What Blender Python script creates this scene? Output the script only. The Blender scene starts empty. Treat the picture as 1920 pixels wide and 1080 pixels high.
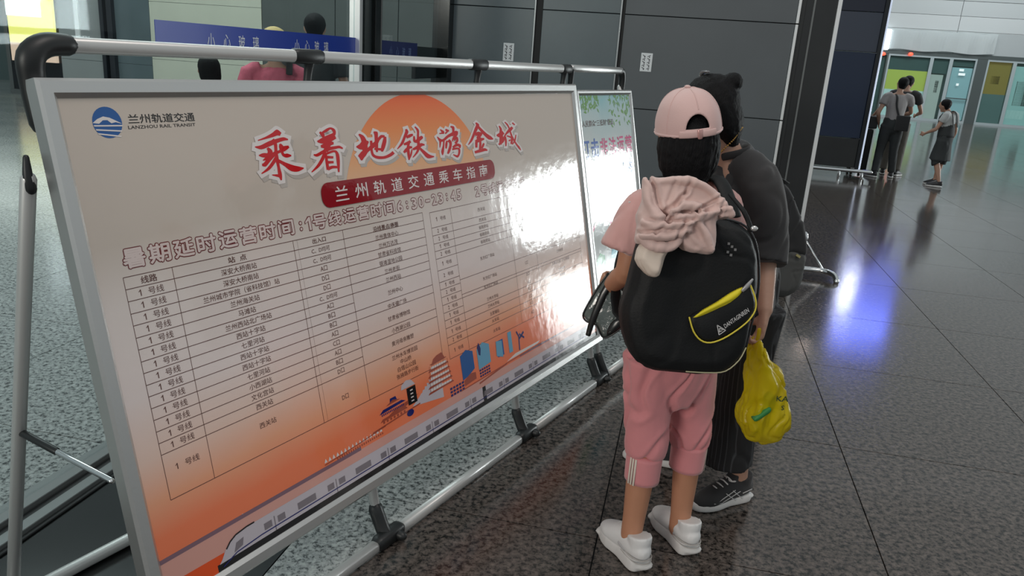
import bpy, bmesh, math, random
from mathutils import Vector, Matrix, Euler, noise
V = Vector
random.seed(7)
SC = bpy.context.scene
COL = SC.collection

# ------------------------------------------------------------------ camera
CAM_H = 1.5
F_PX = 1450.0
dn = V((-337.0, 4833.0, F_PX)).normalized()            # world down in (right, down, forward)
fw = (V((0, 0, 1)) - dn * dn.z).normalized()
rt = dn.cross(fw)
def cam2world(v):
    v = V(v); return V((v.dot(rt), v.dot(fw), -v.dot(dn)))
cx, cy, cz = cam2world((1, 0, 0)), cam2world((0, -1, 0)), cam2world((0, 0, -1))
cam = bpy.data.objects.new('camera', bpy.data.cameras.new('camera'))
COL.objects.link(cam)
cam.matrix_world = Matrix(((cx.x, cy.x, cz.x, 0), (cx.y, cy.y, cz.y, 0), (cx.z, cy.z, cz.z, CAM_H), (0, 0, 0, 1)))
cam.data.sensor_width = 36.0
cam.data.lens = F_PX * 36.0 / 1920.0
cam.data.clip_start = 0.05
cam.data.clip_end = 300
SC.camera = cam

# ------------------------------------------------------------------ light
SC.view_settings.view_transform = 'Standard'
SC.view_settings.look = 'None'
SC.view_settings.gamma = 1.0
SC.view_settings.use_curve_mapping = False
SC.view_settings.exposure = 0.0
world = bpy.data.worlds.new('hall_light'); SC.world = world
world.use_nodes = True
bgn = world.node_tree.nodes['Background']
bgn.inputs['Color'].default_value = (0.90, 0.98, 1.0, 1)
bgn.inputs['Strength'].default_value = 0.43

def area(name, loc, target, sx, sy, power, color):
    l = bpy.data.lights.new(name, 'AREA'); l.shape = 'RECTANGLE'; l.size = sx; l.size_y = sy
    l.energy = power; l.color = color
    o = bpy.data.objects.new(name, l); COL.objects.link(o); o.location = loc
    o.rotation_euler = (V(target) - V(loc)).to_track_quat('-Z', 'Y').to_euler()
    return o
# unseen fill light added behind the viewer to brighten the people
area('hall_fill', (-5.5, -5.5, 3.2), (0.8, 2.3, 0.5), 3.0, 1.6, 330, (1.0, 0.90, 0.82))
# daylight through the entrance doors on the right of the hall
area('daylight_entrance', (15.1, 13.2, 1.40), (0.2, 3.4, 0.9), 3.3, 1.65, 440, (0.93, 1.0, 1.0))
# soft warm fill lights, no lamp seen, high above the notice boards
area('hall_fill', (0.2, -1.0, 6.5), (0.2, 2.2, 0.6), 3.0, 3.0, 15, (1.0, 0.86, 0.78))
area('hall_fill', (1.3, 1.2, 5.6), (0.7, 2.3, 0.8), 2.0, 2.0, 60, (1.0, 0.90, 0.84))  # added to brighten the cap and the people below
area('outer_fill', (-3.5, 7.0, 5.5), (-3.5, 8.5, 0), 5.0, 3.0, 330, (0.93, 1.0, 0.98))  # unseen fill added to brighten the floor and wall outside the glass
area('hall_fill', (9.0, 17.0, 8.5), (9.0, 22.0, 0), 8.0, 5.0, 800, (0.92, 0.98, 1.0))  # unseen fill over the far hall
area('hall_fill', (16.0, 29.0, 8.5), (18.0, 35.0, 2.5), 10.0, 2.0, 800, (0.95, 1.0, 1.0))  # unseen fill brightening the far door wall

# ------------------------------------------------------------------ tagging
def tag(o, label=None, cat=None, group=None, kind=None):
    if label: o['label'] = label
    if cat: o['category'] = cat
    if group: o['group'] = group
    if kind: o['kind'] = kind
    return o
def empty(name, loc, rz=0.0, label=None, cat=None, group=None, kind=None):
    o = bpy.data.objects.new(name, None); COL.objects.link(o)
    o.location = loc; o.rotation_euler = (0, 0, rz); o.empty_display_size = 0.1
    o.matrix_world = Matrix.Translation(V(loc)) @ Matrix.Rotation(rz, 4, 'Z')
    return tag(o, label, cat, group, kind)

# ------------------------------------------------------------------ materials
MATS = {}
def mat(name, color, rough=0.5, metal=0.0, spec=0.5, coat=0.0, bump=0.0, bscale=40.0, vary=0.0, vscale=8.0, emit=None, estr=0.0, sheen=0.0, stretch=None):
    if name in MATS: return MATS[name]
    m = bpy.data.materials.new(name); m.use_nodes = True; MATS[name] = m
    nt = m.node_tree; b = nt.nodes['Principled BSDF']
    b.inputs['Base Color'].default_value = (*color, 1)
    b.inputs['Roughness'].default_value = rough
    b.inputs['Metallic'].default_value = metal
    b.inputs['Specular IOR Level'].default_value = spec
    if coat: b.inputs['Coat Weight'].default_value = coat; b.inputs['Coat Roughness'].default_value = 0.06
    if sheen: b.inputs['Sheen Weight'].default_value = sheen
    if emit: b.inputs['Emission Color'].default_value = (*emit, 1); b.inputs['Emission Strength'].default_value = estr
    if bump or vary:
        tc = nt.nodes.new('ShaderNodeTexCoord'); src = tc.outputs['Object']
        if stretch:
            mp = nt.nodes.new('ShaderNodeMapping'); mp.inputs['Scale'].default_value = stretch
            nt.links.new(src, mp.inputs['Vector']); src = mp.outputs['Vector']
    if vary:
        n = nt.nodes.new('ShaderNodeTexNoise'); n.inputs['Scale'].default_value = vscale; n.inputs['Detail'].default_value = 6
        nt.links.new(src, n.inputs['Vector'])
        mx = nt.nodes.new('ShaderNodeMix'); mx.data_type = 'RGBA'
        mx.inputs['A'].default_value = (*[min(1, c * (1 - vary)) for c in color], 1)
        mx.inputs['B'].default_value = (*[min(1, c * (1 + vary)) for c in color], 1)
        nt.links.new(n.outputs['Fac'], mx.inputs['Factor']); nt.links.new(mx.outputs['Result'], b.inputs['Base Color'])
    if bump:
        n2 = nt.nodes.new('ShaderNodeTexNoise'); n2.inputs['Scale'].default_value = bscale; n2.inputs['Detail'].default_value = 5
        nt.links.new(src, n2.inputs['Vector'])
        bp = nt.nodes.new('ShaderNodeBump'); bp.inputs['Strength'].default_value = bump; bp.inputs['Distance'].default_value = 0.01
        nt.links.new(n2.outputs['Fac'], bp.inputs['Height']); nt.links.new(bp.outputs['Normal'], b.inputs['Normal'])
    return m

def granite(name, c1, c2, c3, scale, rough, bump=0.05, pos=(0.40, 0.49, 0.62)):
    m = bpy.data.materials.new(name); m.use_nodes = True; MATS[name] = m
    nt = m.node_tree; b = nt.nodes['Principled BSDF']
    tc = nt.nodes.new('ShaderNodeTexCoord')
    n = nt.nodes.new('ShaderNodeTexNoise'); n.inputs['Scale'].default_value = scale; n.inputs['Detail'].default_value = 8; n.inputs['Roughness'].default_value = 0.72
    nt.links.new(tc.outputs['Object'], n.inputs['Vector'])
    v = nt.nodes.new('ShaderNodeTexVoronoi'); v.inputs['Scale'].default_value = scale * 1.5
    nt.links.new(tc.outputs['Object'], v.inputs['Vector'])
    r = nt.nodes.new('ShaderNodeValToRGB'); e = r.color_ramp.elements
    e[0].position = pos[0]; e[0].color = (*c1, 1); e[1].position = pos[2]; e[1].color = (*c3, 1)
    k = e.new(pos[1]); k.color = (*c2, 1)
    nt.links.new(n.outputs['Fac'], r.inputs['Fac'])
    mx = nt.nodes.new('ShaderNodeMix'); mx.data_type = 'RGBA'; mx.blend_type = 'MULTIPLY'; mx.inputs['Factor'].default_value = 0.35
    nt.links.new(r.outputs['Color'], mx.inputs['A']); nt.links.new(v.outputs['Color'], mx.inputs['B'])
    bw = nt.nodes.new('ShaderNodeRGBToBW'); nt.links.new(v.outputs['Color'], bw.inputs['Color']); nt.links.new(bw.outputs['Val'], mx.inputs['B'])
    nt.links.new(mx.outputs['Result'], b.inputs['Base Color'])
    b.inputs['Roughness'].default_value = rough
    n3 = nt.nodes.new('ShaderNodeTexNoise'); n3.inputs['Scale'].default_value = 1.3; n3.inputs['Detail'].default_value = 3
    nt.links.new(tc.outputs['Object'], n3.inputs['Vector'])
    mr = nt.nodes.new('ShaderNodeMapRange'); mr.inputs['To Min'].default_value = rough * 0.7; mr.inputs['To Max'].default_value = rough * 1.35
    nt.links.new(n3.outputs['Fac'], mr.inputs['Value']); nt.links.new(mr.outputs['Result'], b.inputs['Roughness'])
    bp = nt.nodes.new('ShaderNodeBump'); bp.inputs['Strength'].default_value = bump; bp.inputs['Distance'].default_value = 0.002
    nt.links.new(n.outputs['Fac'], bp.inputs['Height']); nt.links.new(bp.outputs['Normal'], b.inputs['Normal'])
    return m

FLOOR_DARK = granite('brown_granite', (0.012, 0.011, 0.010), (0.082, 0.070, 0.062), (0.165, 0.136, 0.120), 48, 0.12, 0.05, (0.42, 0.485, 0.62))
FLOOR_LIGHT = granite('grey_granite_and_reflection', (0.045, 0.05, 0.05), (0.33, 0.345, 0.34), (0.52, 0.53, 0.52), 52, 0.16, 0.05, (0.42, 0.475, 0.60))
BLACK_STONE = mat('black_stone', (0.006, 0.007, 0.007), 0.14, vary=0.3)
ALU = mat('brushed_aluminium', (0.62, 0.62, 0.61), 0.34, 0.85, bump=0.03, bscale=90)
ALU_PAINT = mat('silver_tube', (0.62, 0.62, 0.61), 0.38, 0.45)
CHROME = mat('chrome', (0.75, 0.76, 0.77), 0.12, 1.0)
STEEL = mat('bright_steel_edge', (0.90, 0.91, 0.91), 0.3, 0.55)
BLACKP = mat('black_plastic', (0.012, 0.014, 0.015), 0.42)
WALLP = mat('dark_grey_panel', (0.100, 0.114, 0.124), 0.42, vary=0.12, vscale=3, bump=0.03, bscale=15)
WALLB = mat('blue_grey_panel', (0.10, 0.13, 0.145), 0.33, vary=0.2, vscale=2.5)
JOINT = mat('dark_joint', (0.01, 0.011, 0.012), 0.6)
BLACKG = mat('black_gloss', (0.008, 0.010, 0.014), 0.12)

def glass(name, tint, refl=0.5):
    m = bpy.data.materials.new(name); m.use_nodes = True; nt = m.node_tree
    nt.nodes.clear(); out = nt.nodes.new('ShaderNodeOutputMaterial')
    tr = nt.nodes.new('ShaderNodeBsdfTransparent'); tr.inputs['Color'].default_value = (*tint, 1)
    gl = nt.nodes.new('ShaderNodeBsdfGlossy'); gl.inputs['Roughness'].default_value = 0.03
    gl.inputs['Color'].default_value = (0.9, 0.95, 0.97, 1)
    fr = nt.nodes.new('ShaderNodeLayerWeight'); pw = nt.nodes.new('ShaderNodeMath'); pw.operation = 'POWER'; pw.inputs[1].default_value = 5.0
    nt.links.new(fr.outputs['Facing'], pw.inputs[0])
    mu = nt.nodes.new('ShaderNodeMath'); mu.operation = 'MULTIPLY_ADD'; mu.inputs[1].default_value = refl; mu.inputs[2].default_value = 0.006
    mx = nt.nodes.new('ShaderNodeMixShader')
    nt.links.new(pw.outputs[0], mu.inputs[0]); nt.links.new(mu.outputs[0], mx.inputs['Fac'])
    nt.links.new(tr.outputs[0], mx.inputs[1]); nt.links.new(gl.outputs[0], mx.inputs[2])
    nt.links.new(mx.outputs[0], out.inputs['Surface'])
    MATS[name] = m; return m
GLASS = glass('clear_glass', (0.82, 0.87, 0.87), 0.8)

# ------------------------------------------------------------------ mesh helpers
def link(name, me, m=None, parent=None, smooth=False):
    me.name = name
    o = bpy.data.objects.new(name, me); COL.objects.link(o)
    if m is not None: me.materials.append(m)
    if smooth:
        for p in me.polygons: p.use_smooth = True
    if parent is not None: o.parent = parent
    return o
def root_of(p):
    M = Matrix.Identity(4)
    while p is not None:
        M = p.matrix_basis @ M; p = p.parent
    return M
def finish(name, bm, m, parent=None, smooth=False, world_coords=True, mats=None):
    if parent is not None and world_coords:
        bmesh.ops.transform(bm, matrix=root_of(parent).inverted(), verts=bm.verts)
    me = bpy.data.meshes.new(name); bm.normal_update(); bm.to_mesh(me); bm.free()
    o = link(name, me, m, parent, smooth)
    if mats:
        for k in mats: me.materials.append(k)
    return o
def box(bm, c, X, Y, Z, hx, hy, hz, mi=0):
    c = V(c); vs = []
    for sz in (-1, 1):
        for sx, sy in ((-1, -1), (1, -1), (1, 1), (-1, 1)):
            vs.append(bm.verts.new(c + X * (sx * hx) + Y * (sy * hy) + Z * (sz * hz)))
    fs = [(3, 2, 1, 0), (4, 5, 6, 7), (0, 1, 5, 4), (1, 2, 6, 5), (2, 3, 7, 6), (3, 0, 4, 7)]
    out = [bm.faces.new([vs[i] for i in f]) for f in fs]
    for f in out: f.material_index = mi
    return vs, out
EX, EY, EZ = V((1, 0, 0)), V((0, 1, 0)), V((0, 0, 1))
def bevbox(c, X, Y, Z, hx, hy, hz, bev=0.004, seg=2):
    bm = bmesh.new(); box(bm, c, X, Y, Z, hx, hy, hz)
    if bev: bmesh.ops.bevel(bm, geom=bm.edges[:], offset=bev, segments=seg, affect='EDGES', profile=0.6)
    return bm
def catmull(P, k=3, closed=False):
    n = len(P); out = []
    rng = n if closed else n - 1
    def g(i): return P[i % n] if closed else P[max(0, min(n - 1, i))]
    for i in range(rng):
        a, b, c, d = g(i - 1), g(i), g(i + 1), g(i + 2)
        for s in range(k):
            t = s / k
            out.append(tuple(0.5 * ((2 * b[j]) + (-a[j] + c[j]) * t + (2 * a[j] - 5 * b[j] + 4 * c[j] - d[j]) * t * t + (-a[j] + 3 * b[j] - 3 * c[j] + d[j]) * t ** 3) for j in range(len(b))))
    if not closed: out.append(tuple(P[-1]))
    return out
def tube(bm, pts, n=14, ref=None, cap='round', sub=3, power=2.0):
    """pts: (x,y,z,ra,rb); closed loft with elliptical sections, ra along ref"""
    pts = [tuple(p[0]) + (p[1], p[2] if len(p) > 2 else p[1]) if isinstance(p[0], Vector) else tuple(p) for p in pts]
    pts = [p if len(p) == 5 else (*p, p[3]) for p in pts]
    if sub > 1 and len(pts) > 2: pts = catmull(pts, sub)
    C = [V(p[:3]) for p in pts]; R = [(max(p[3], 1e-4), max(p[4], 1e-4)) for p in pts]
    T = []
    for i in range(len(C)):
        t = C[min(i + 1, len(C) - 1)] - C[max(i - 1, 0)]
        T.append(t.normalized() if t.length > 1e-9 else EZ.copy())
    if cap == 'round':
        a, ra = C[0], R[0]; b, rb = C[-1], R[-1]; t0, t1 = T[0], T[-1]
        pre = [(a - t0 * min(ra) * f, (ra[0] * g, ra[1] * g), t0) for f, g in ((0.9, 0.35), (0.6, 0.75))]
        post = [(b + t1 * min(rb) * f, (rb[0] * g, rb[1] * g), t1) for f, g in ((0.6, 0.75), (0.9, 0.35))]
        seq = pre + list(zip(C, R, T)) + post
    else: seq = list(zip(C, R, T))
    rf = V(ref) if ref is not None else None
    if rf is None:
        t = T[0]; rf = EX if abs(t.x) < 0.8 else EY
    prev = None; rings = []
    for c, r, t in seq:
        a = rf - t * rf.dot(t) if (ref is not None or prev is None) else prev - t * prev.dot(t)
        if a.length < 1e-6: a = prev or t.orthogonal()
        a.normalize(); prev = a; b = t.cross(a)
        ring = []
        for i in range(n):
            w = 2 * math.pi * i / n; ca, sa = math.cos(w), math.sin(w)
            if power != 2.0:
                ca = math.copysign(abs(ca) ** (2 / power), ca); sa = math.copysign(abs(sa) ** (2 / power), sa)
            ring.append(bm.verts.new(c + a * (r[0] * ca) + b * (r[1] * sa)))
        rings.append(ring)
    for A, B in zip(rings, rings[1:]):
        for i in range(n): bm.faces.new((A[i], A[(i + 1) % n], B[(i + 1) % n], B[i]))
    bm.faces.new(rings[0][::-1]); bm.faces.new(rings[-1])
    return rings
def ball(bm, c, rx, ry=None, rz=None, M=None, seg=16, rings=10):
    ry = rx if ry is None else ry; rz = rx if rz is None else rz
    mt = Matrix.Translation(V(c)) @ (M.to_4x4() if M else Matrix.Identity(4)) @ Matrix.Diagonal((rx, ry, rz, 1))
    bmesh.ops.create_uvsphere(bm, u_segments=seg, v_segments=rings, radius=1, matrix=mt)
def voxel(name, bm, m, parent, vox=0.008, smooth=3, crease=None, deci=None):
    """fuse overlapping closed lofts into one continuous surface"""
    me = bpy.data.meshes.new('tmp'); bmesh.ops.recalc_face_normals(bm, faces=bm.faces); bm.to_mesh(me); bm.free()
    o = bpy.data.objects.new('tmp', me); COL.objects.link(o)
    r = o.modifiers.new('r', 'REMESH'); r.mode = 'VOXEL'; r.voxel_size = vox
    if smooth:
        s = o.modifiers.new('s', 'SMOOTH'); s.factor = 0.5; s.iterations = smooth
    if deci:
        d = o.modifiers.new('d', 'DECIMATE'); d.ratio = deci
    dg = bpy.context.evaluated_depsgraph_get(); dg.update()
    me2 = bpy.data.meshes.new_from_object(o.evaluated_get(dg))
    bpy.data.objects.remove(o); bpy.data.meshes.remove(me)
    if crease:
        me2.update(); ns = [v.normal.copy() for v in me2.vertices]
        for v, nn in zip(me2.vertices, ns): v.co += nn * crease(v.co)
    if parent is not None: me2.transform(root_of(parent).inverted())
    me2.update()
    return link(name, me2, m, parent, True)
def folds(amp, freq, direction=(0, 0, 1), sharp=1.0, seed=0.0):
    """soft undulation plus sharp valley lines that run mostly along direction"""
    d = V(direction).normalized()
    def f(co):
        p = co - d * co.dot(d) * 0.72
        q = p * freq + V((seed, seed * 1.7, seed * 0.3))
        w = noise.noise(q) + 0.5 * noise.noise(q * 2.1)
        v = noise.noise(q * 1.15 + V((9, 3, 5)) + V((1, 1, 1)) * noise.noise(co * freq * .5)) / 0.11
        return amp * (0.45 * w + 0.55 * sharp * (-math.exp(-v * v) + .4 * math.exp(-(abs(v) - 1.8) ** 2)))
    return f
def inflate(bm, outline, C, r, u, o, layers, closed_sub=2):
    """outline in (r,u); layers = (depth along o, inset). Rounded pillow solid with real thickness"""
    P = catmull(outline, closed_sub, closed=True) if closed_sub > 1 else outline
    n = len(P); gx = sum(p[0] for p in P) / n; gy = sum(p[1] for p in P) / n
    rings = []
    for dep, ins in layers:
        ring = []
        for (x, y) in P:
            dx, dy = x - gx, y - gy; L = math.hypot(dx, dy) or 1
            k = max(0.02, 1 - ins / L)
            ring.append(bm.verts.new(V(C) + V(r) * (gx + dx * k) + V(u) * (gy + dy * k) + V(o) * dep))
        rings.append(ring)
    for A, B in zip(rings, rings[1:]):
        for i in range(n): bm.faces.new((A[i], A[(i + 1) % n], B[(i + 1) % n], B[i]))
    bm.faces.new(rings[0][::-1]); bm.faces.new(rings[-1])
    bmesh.ops.recalc_face_normals(bm, faces=bm.faces)
def frame3(C, o):
    o = V(o).normalized(); r = EZ.cross(o).normalized()
    if r.x < 0: r = -r
    u = o.cross(r)
    if u.z < 0: u = -u
    return V(C), r, u, o

# ------------------------------------------------------------------ text (flat print lettering, made as thin geometry)
def text_faces(items):
    """items: (string, x, y, w, h, bold, align, shear) -> list of (verts, faces) fitted in the plane; x,y = centre"""
    objs = []
    for it in items:
        c = bpy.data.curves.new('t', 'FONT'); c.body = it[0]; c.size = 1.0; c.resolution_u = 2
        c.fill_mode = 'FRONT'; c.offset = it[5]; c.align_x = 'LEFT'
        o = bpy.data.objects.new('t', c); COL.objects.link(o); objs.append(o)
    dg = bpy.context.evaluated_depsgraph_get(); dg.update(); res = []
    for it, o in zip(items, objs):
        me = bpy.data.meshes.new_from_object(o.evaluated_get(dg))
        vs = [v.co.copy() for v in me.vertices]; fs = [tuple(p.vertices) for p in me.polygons]
        bpy.data.meshes.remove(me)
        if vs:
            x0 = min(v.x for v in vs); x1 = max(v.x for v in vs); y0 = min(v.y for v in vs); y1 = max(v.y for v in vs)
            sx = it[3] / max(x1 - x0, 1e-6) if it[3] else None
            sy = it[4] / max(y1 - y0, 1e-6) if it[4] else sx
            if sx is None: sx = sy
            sh = it[7] if len(it) > 7 else 0.0
            out = []
            for v in vs:
                yy = (v.y - (y0 + y1) / 2) * sy
                out.append((it[1] + (v.x - (x0 + x1) / 2) * sx + sh * yy, it[2] + yy))
            res.append((out, fs))
    for o in objs:
        c = o.data; bpy.data.objects.remove(o); bpy.data.curves.remove(c)
    return res
class Sheet:
    """collects flat polygons by colour and layer on a plane"""
    def __init__(s): s.bm = bmesh.new()
    def poly(s, pts, lay=1):
        vs = [s.bm.verts.new((x, y, lay * 0.00035)) for x, y in pts]
        try: s.bm.faces.new(vs)
        except ValueError: pass
    def rect(s, x0, y0, x1, y1, lay=1): s.poly([(x0, y0), (x1, y0), (x1, y1), (x0, y1)], lay)
    def line(s, a, b, w, lay=1):
        a, b = V((*a, 0)), V((*b, 0)); d = (b - a).normalized(); n = V((-d.y, d.x, 0)) * w / 2
        s.poly([(a - n)[:2], (b - n)[:2], (b + n)[:2], (a + n)[:2]], lay)
    def path(s, pts, w, lay=1):
        for a, b in zip(pts, pts[1:]): s.line(a, b, w, lay)
    def disc(s, x, y, r, lay=1, n=32, ry=None):
        s.poly([(x + r * math.cos(2 * math.pi * i / n), y + (ry or r) * math.sin(2 * math.pi * i / n)) for i in range(n)], lay)
    def texts(s, items, lay=1, dx=0, dy=0):
        for vs, fs in text_faces(items):
            bv = [s.bm.verts.new((x + dx, y + dy, lay * 0.00035)) for x, y in vs]
            for f in fs:
                try: s.bm.faces.new([bv[i] for i in f])
                except ValueError: pass
    def done(s, name, m, parent, M=None):
        for f in s.bm.faces:
            f.normal_update()
            if f.normal.z < 0: f.normal_flip()
        me = bpy.data.meshes.new(name); s.bm.to_mesh(me); s.bm.free()
        if M is not None: me.transform(M)
        return link(name, me, m, parent)
BRUSH = [[[14169,12726,14168,12735],[14443,12761,14433,12802],[14712,12803,14679,12889],[14844,12831,14861,12971],[14922,12816,14987,12882]],[[14033,12566,14036,12575],[14228,12503,14222,12593],[14560,12574,14528,12684],[14812,12640,14794,12730],[15037,12680,15043,12758],[15180,12688,15187,12703]],[[14590,12693,14701,12741],[14671,12595,14773,12612],[14654,12416,14746,12418],[14640,12196,14743,12201],[14655,11991,14737,11996],[14644,11784,14758,11791],[14696,11651,14727,11653]],[[14436,11805,14439,11813],[14566,11761,14584,11806],[14698,11717,14730,11793]],[[14410,12499,14463,12525],[14428,12422,14570,12439],[14376,12354,14533,12295],[14351,12306,14410,12230],[14215,12215,14220,12207]],[[14109,12342,14111,12351],[14248,12289,14265,12388],[14456,12294,14456,12371],[14675,12331,14659,12398],[14856,12379,14830,12436],[15007,12404,14956,12519],[15179,12483,15165,12528]],[[14865,12589,14906,12598],[14836,12505,14982,12523],[14866,12366,14950,12378],[14915,12274,14972,12323],[15049,12227,15081,12320],[15200,12255,15204,12273]],[[14157,12077,14167,12122],[14266,12053,14215,12133],[14421,12157,14345,12224],[14588,12268,14514,12337],[14723,12357,14663,12416]],[[14646,12284,14724,12238],[14493,12142,14565,12092],[14312,12002,14356,11952],[14089,11882,14094,11874]],[[14699,12139,14751,12190],[14894,12018,14966,12089],[15107,11863,15208,11998],[15350,11825,15381,11952],[15576,11884,15576,11897]],[[16404,12825,16441,12849],[16455,12741,16569,12791],[16507,12681,16576,12698]],[[16468,12779,16450,12808],[16708,12845,16675,12905],[16867,12905,16876,12947],[16940,12844,17041,12880],[16936,12787,17023,12734],[16750,12741,16790,12648],[16531,12687,16557,12608],[16269,12595,16274,12580]],[[16287,12562,16298,12594],[16476,12518,16476,12601],[16765,12547,16732,12659],[17030,12633,17006,12697]],[[16377,12415,16378,12464],[16560,12382,16530,12511],[16762,12445,16737,12559],[16892,12476,16898,12527]],[[16044,12217,16056,12240],[16166,12172,16154,12237],[16428,12244,16395,12313],[16702,12312,16680,12393],[16939,12338,16937,12405],[17100,12349,17124,12407],[17228,12316,17248,12338]],[[16660,12633,16797,12609],[16536,12448,16734,12399],[16462,12321,16606,12270]],[[16452,12284,16553,12245],[16294,12097,16388,12051],[16107,11930,16168,11882],[15857,11766,15867,11755]],[[16483,12229,16554,12230],[16460,12027,16555,12029],[16455,11772,16563,11776]],[[16571,12202,16560,12251],[16861,12249,16872,12299],[16918,12187,17026,12209],[16908,11976,17031,11975],[16899,11671,16948,11668]],[[16509,12095,16529,12161],[16782,12075,16797,12125]],[[16526,11942,16537,12009],[16767,11940,16775,11990]],[[16527,11751,16499,11831],[16691,11793,16689,11860],[16901,11783,16912,11834]],[[18014,12685,18055,12711],[18080,12591,18221,12645],[18096,12469,18322,12491],[18055,12300,18326,12300],[18086,12176,18270,12124],[17902,12045,18073,11980],[17957,11931,18002,11930]],[[17838,12332,17842,12347],[17998,12254,17988,12401],[18233,12265,18085,12459],[18359,12385,18269,12502],[18410,12439,18406,12468]],[[17908,12004,17854,12067],[18159,12062,18049,12188],[18364,12178,18295,12253],[18663,12286,18562,12384],[18827,12380,18717,12455],[18926,12477,18847,12530],[19066,12552,19033,12623],[19179,12542,19202,12603]],[[18705,12720,18728,12748],[18725,12688,18883,12726],[18725,12571,18866,12569],[18681,12329,18821,12325],[18693,12129,18764,12128]],[[19166,12570,19260,12558],[19077,12441,19237,12412],[18965,12265,19120,12229],[18933,12136,19000,12120]],[[18483,12476,18575,12478],[18463,12342,18578,12339],[18446,12219,18539,12222],[18477,12033,18569,12068],[18692,11924,18734,11996],[19045,11901,19040,11971],[19373,11953,19325,12032],[19553,12021,19475,12099]],[[18626,12204,18641,12249],[18947,12160,18968,12221]],[[20273,12744,20351,12755],[20258,12681,20406,12656],[20125,12515,20226,12482],[19959,12337,20048,12294],[19730,12161,19744,12152]],[[20295,12464,20262,12523],[20464,12492,20425,12575],[20634,12542,20616,12589]],[[20105,12255,20091,12301],[20278,12263,20241,12339],[20478,12322,20434,12388]],[[20066,12003,20012,12046],[20229,12057,20142,12134],[20377,12127,20341,12203],[20484,12133,20495,12181]],[[20321,12336,20420,12318],[20224,12175,20339,12165],[20197,11978,20328,11976],[20224,11768,20255,11767]],[[20253,11763,20226,11772],[20421,11927,20349,11945],[20493,12089,20456,12097]],[[20779,12801,20826,12820],[20870,12682,20976,12700],[20855,12545,20949,12542],[20804,12385,20925,12378]],[[20644,12505,20711,12506],[20613,12346,20727,12372],[20796,12295,20749,12379],[21106,12409,21038,12496],[21137,12437,21143,12462]],[[20538,12067,20516,12113],[20810,12094,20751,12184],[21032,12172,21002,12260],[21174,12186,21183,12210]],[[20804,12414,20939,12413],[20783,12207,20916,12195],[20705,12026,20795,11993],[20457,11838,20476,11826]],[[20828,12119,20893,12150],[21011,11942,21129,12001],[21254,11751,21366,11858],[21613,11765,21618,11782]],[[22181,12655,22203,12667],[22267,12553,22374,12603],[22344,12523,22395,12542]],[[22103,12520,22102,12537],[22373,12516,22370,12567]],[[22478,12625,22524,12670],[22580,12593,22618,12641],[22680,12592,22694,12617]],[[22474,12499,22434,12524],[22577,12550,22538,12585],[22694,12588,22678,12611]],[[21951,12420,21971,12428],[22067,12260,22146,12334],[22336,12271,22295,12334],[22611,12376,22551,12444],[22933,12433,22873,12530],[23190,12499,23139,12580]],[[22812,12722,22838,12754],[22885,12688,23027,12726],[22893,12572,23014,12562],[22799,12424,22914,12403]],[[22049,12302,22164,12292],[22024,12132,22081,12126],[22011,12064,22034,12061]],[[22268,12290,22355,12282],[22221,12121,22293,12112],[22079,11926,22222,11907],[22105,11799,22140,11796]],[[22449,12264,22521,12254],[22369,12148,22485,12134],[22351,12008,22409,12002]],[[22506,12238,22651,12304],[22608,12186,22757,12205],[22585,12069,22715,12048],[22459,11909,22580,11875],[22410,11830,22474,11808]],[[23109,12566,23229,12549],[23049,12477,23178,12431],[22854,12342,22939,12307],[22798,12227,22825,12220]],[[22949,12239,22889,12337],[23091,12298,23140,12363],[23068,12254,23184,12229],[22932,12166,23025,12122]],[[22812,11991,22774,12038],[23064,12043,23052,12130],[23174,12013,23298,12068],[23188,11972,23251,11968]],[[22750,11921,22742,11973],[23023,11938,23035,11990],[23108,11911,23213,11930],[23076,11791,23178,11769],[22989,11718,22999,11648],[22774,11770,22755,11752]],[[24434,12799,24489,12821],[24460,12732,24663,12734],[24360,12633,24536,12586],[24166,12419,24296,12381],[23962,12213,24069,12173],[23776,12057,23795,12047]],[[24510,12656,24621,12700],[24728,12474,24867,12531],[24959,12305,25116,12381],[25215,12165,25366,12271],[25500,12151,25517,12167]],[[24348,12344,24304,12411],[24547,12368,24531,12477],[24671,12401,24808,12406],[24482,12353,24611,12270],[24375,12260,24416,12232]],[[24312,12081,24253,12166],[24575,12120,24525,12244],[24885,12179,24878,12225]],[[24245,12107,24411,12098],[24219,11926,24352,11917]],[[24555,12272,24657,12271],[24520,12055,24655,12047],[24427,11805,24560,11791]],[[24788,12048,24863,12026],[24676,11967,24796,11932],[24616,11871,24676,11853]],[[24154,11712,24132,11783],[24502,11730,24476,11829],[24835,11757,24845,11849],[24995,11752,25016,11777]],[[26024,12621,26092,12637],[26070,12514,26217,12525],[26006,12330,26228,12328],[25985,12166,26241,12146],[25905,11943,26065,11920]],[[25790,12273,25796,12301],[26036,12205,25950,12349],[26371,12328,26259,12426]],[[25906,11906,25841,11952],[26271,12024,26130,12085],[26478,12260,26405,12289],[26902,12408,26753,12495],[27091,12511,26995,12571]],[[26497,12757,26543,12774],[26641,12641,26726,12665],[26762,12487,26836,12498],[26865,12183,26976,12201],[27122,11891,27210,11913],[27303,11714,27425,11747],[27459,11609,27495,11617]],[[27048,12699,27121,12733],[27212,12618,27270,12645]],[[26376,12197,26470,12198],[26354,12025,26485,12021],[26341,11852,26416,11848]],[[26533,12217,26557,12244],[26737,12160,26790,12201],[26825,12110,26980,12119],[26747,11910,26879,11896]],[[27217,12239,27274,12231],[27072,12035,27160,12013],[26863,11888,26908,11870]],[[26667,12012,26633,12047],[26791,12045,26756,12079]]]

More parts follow.
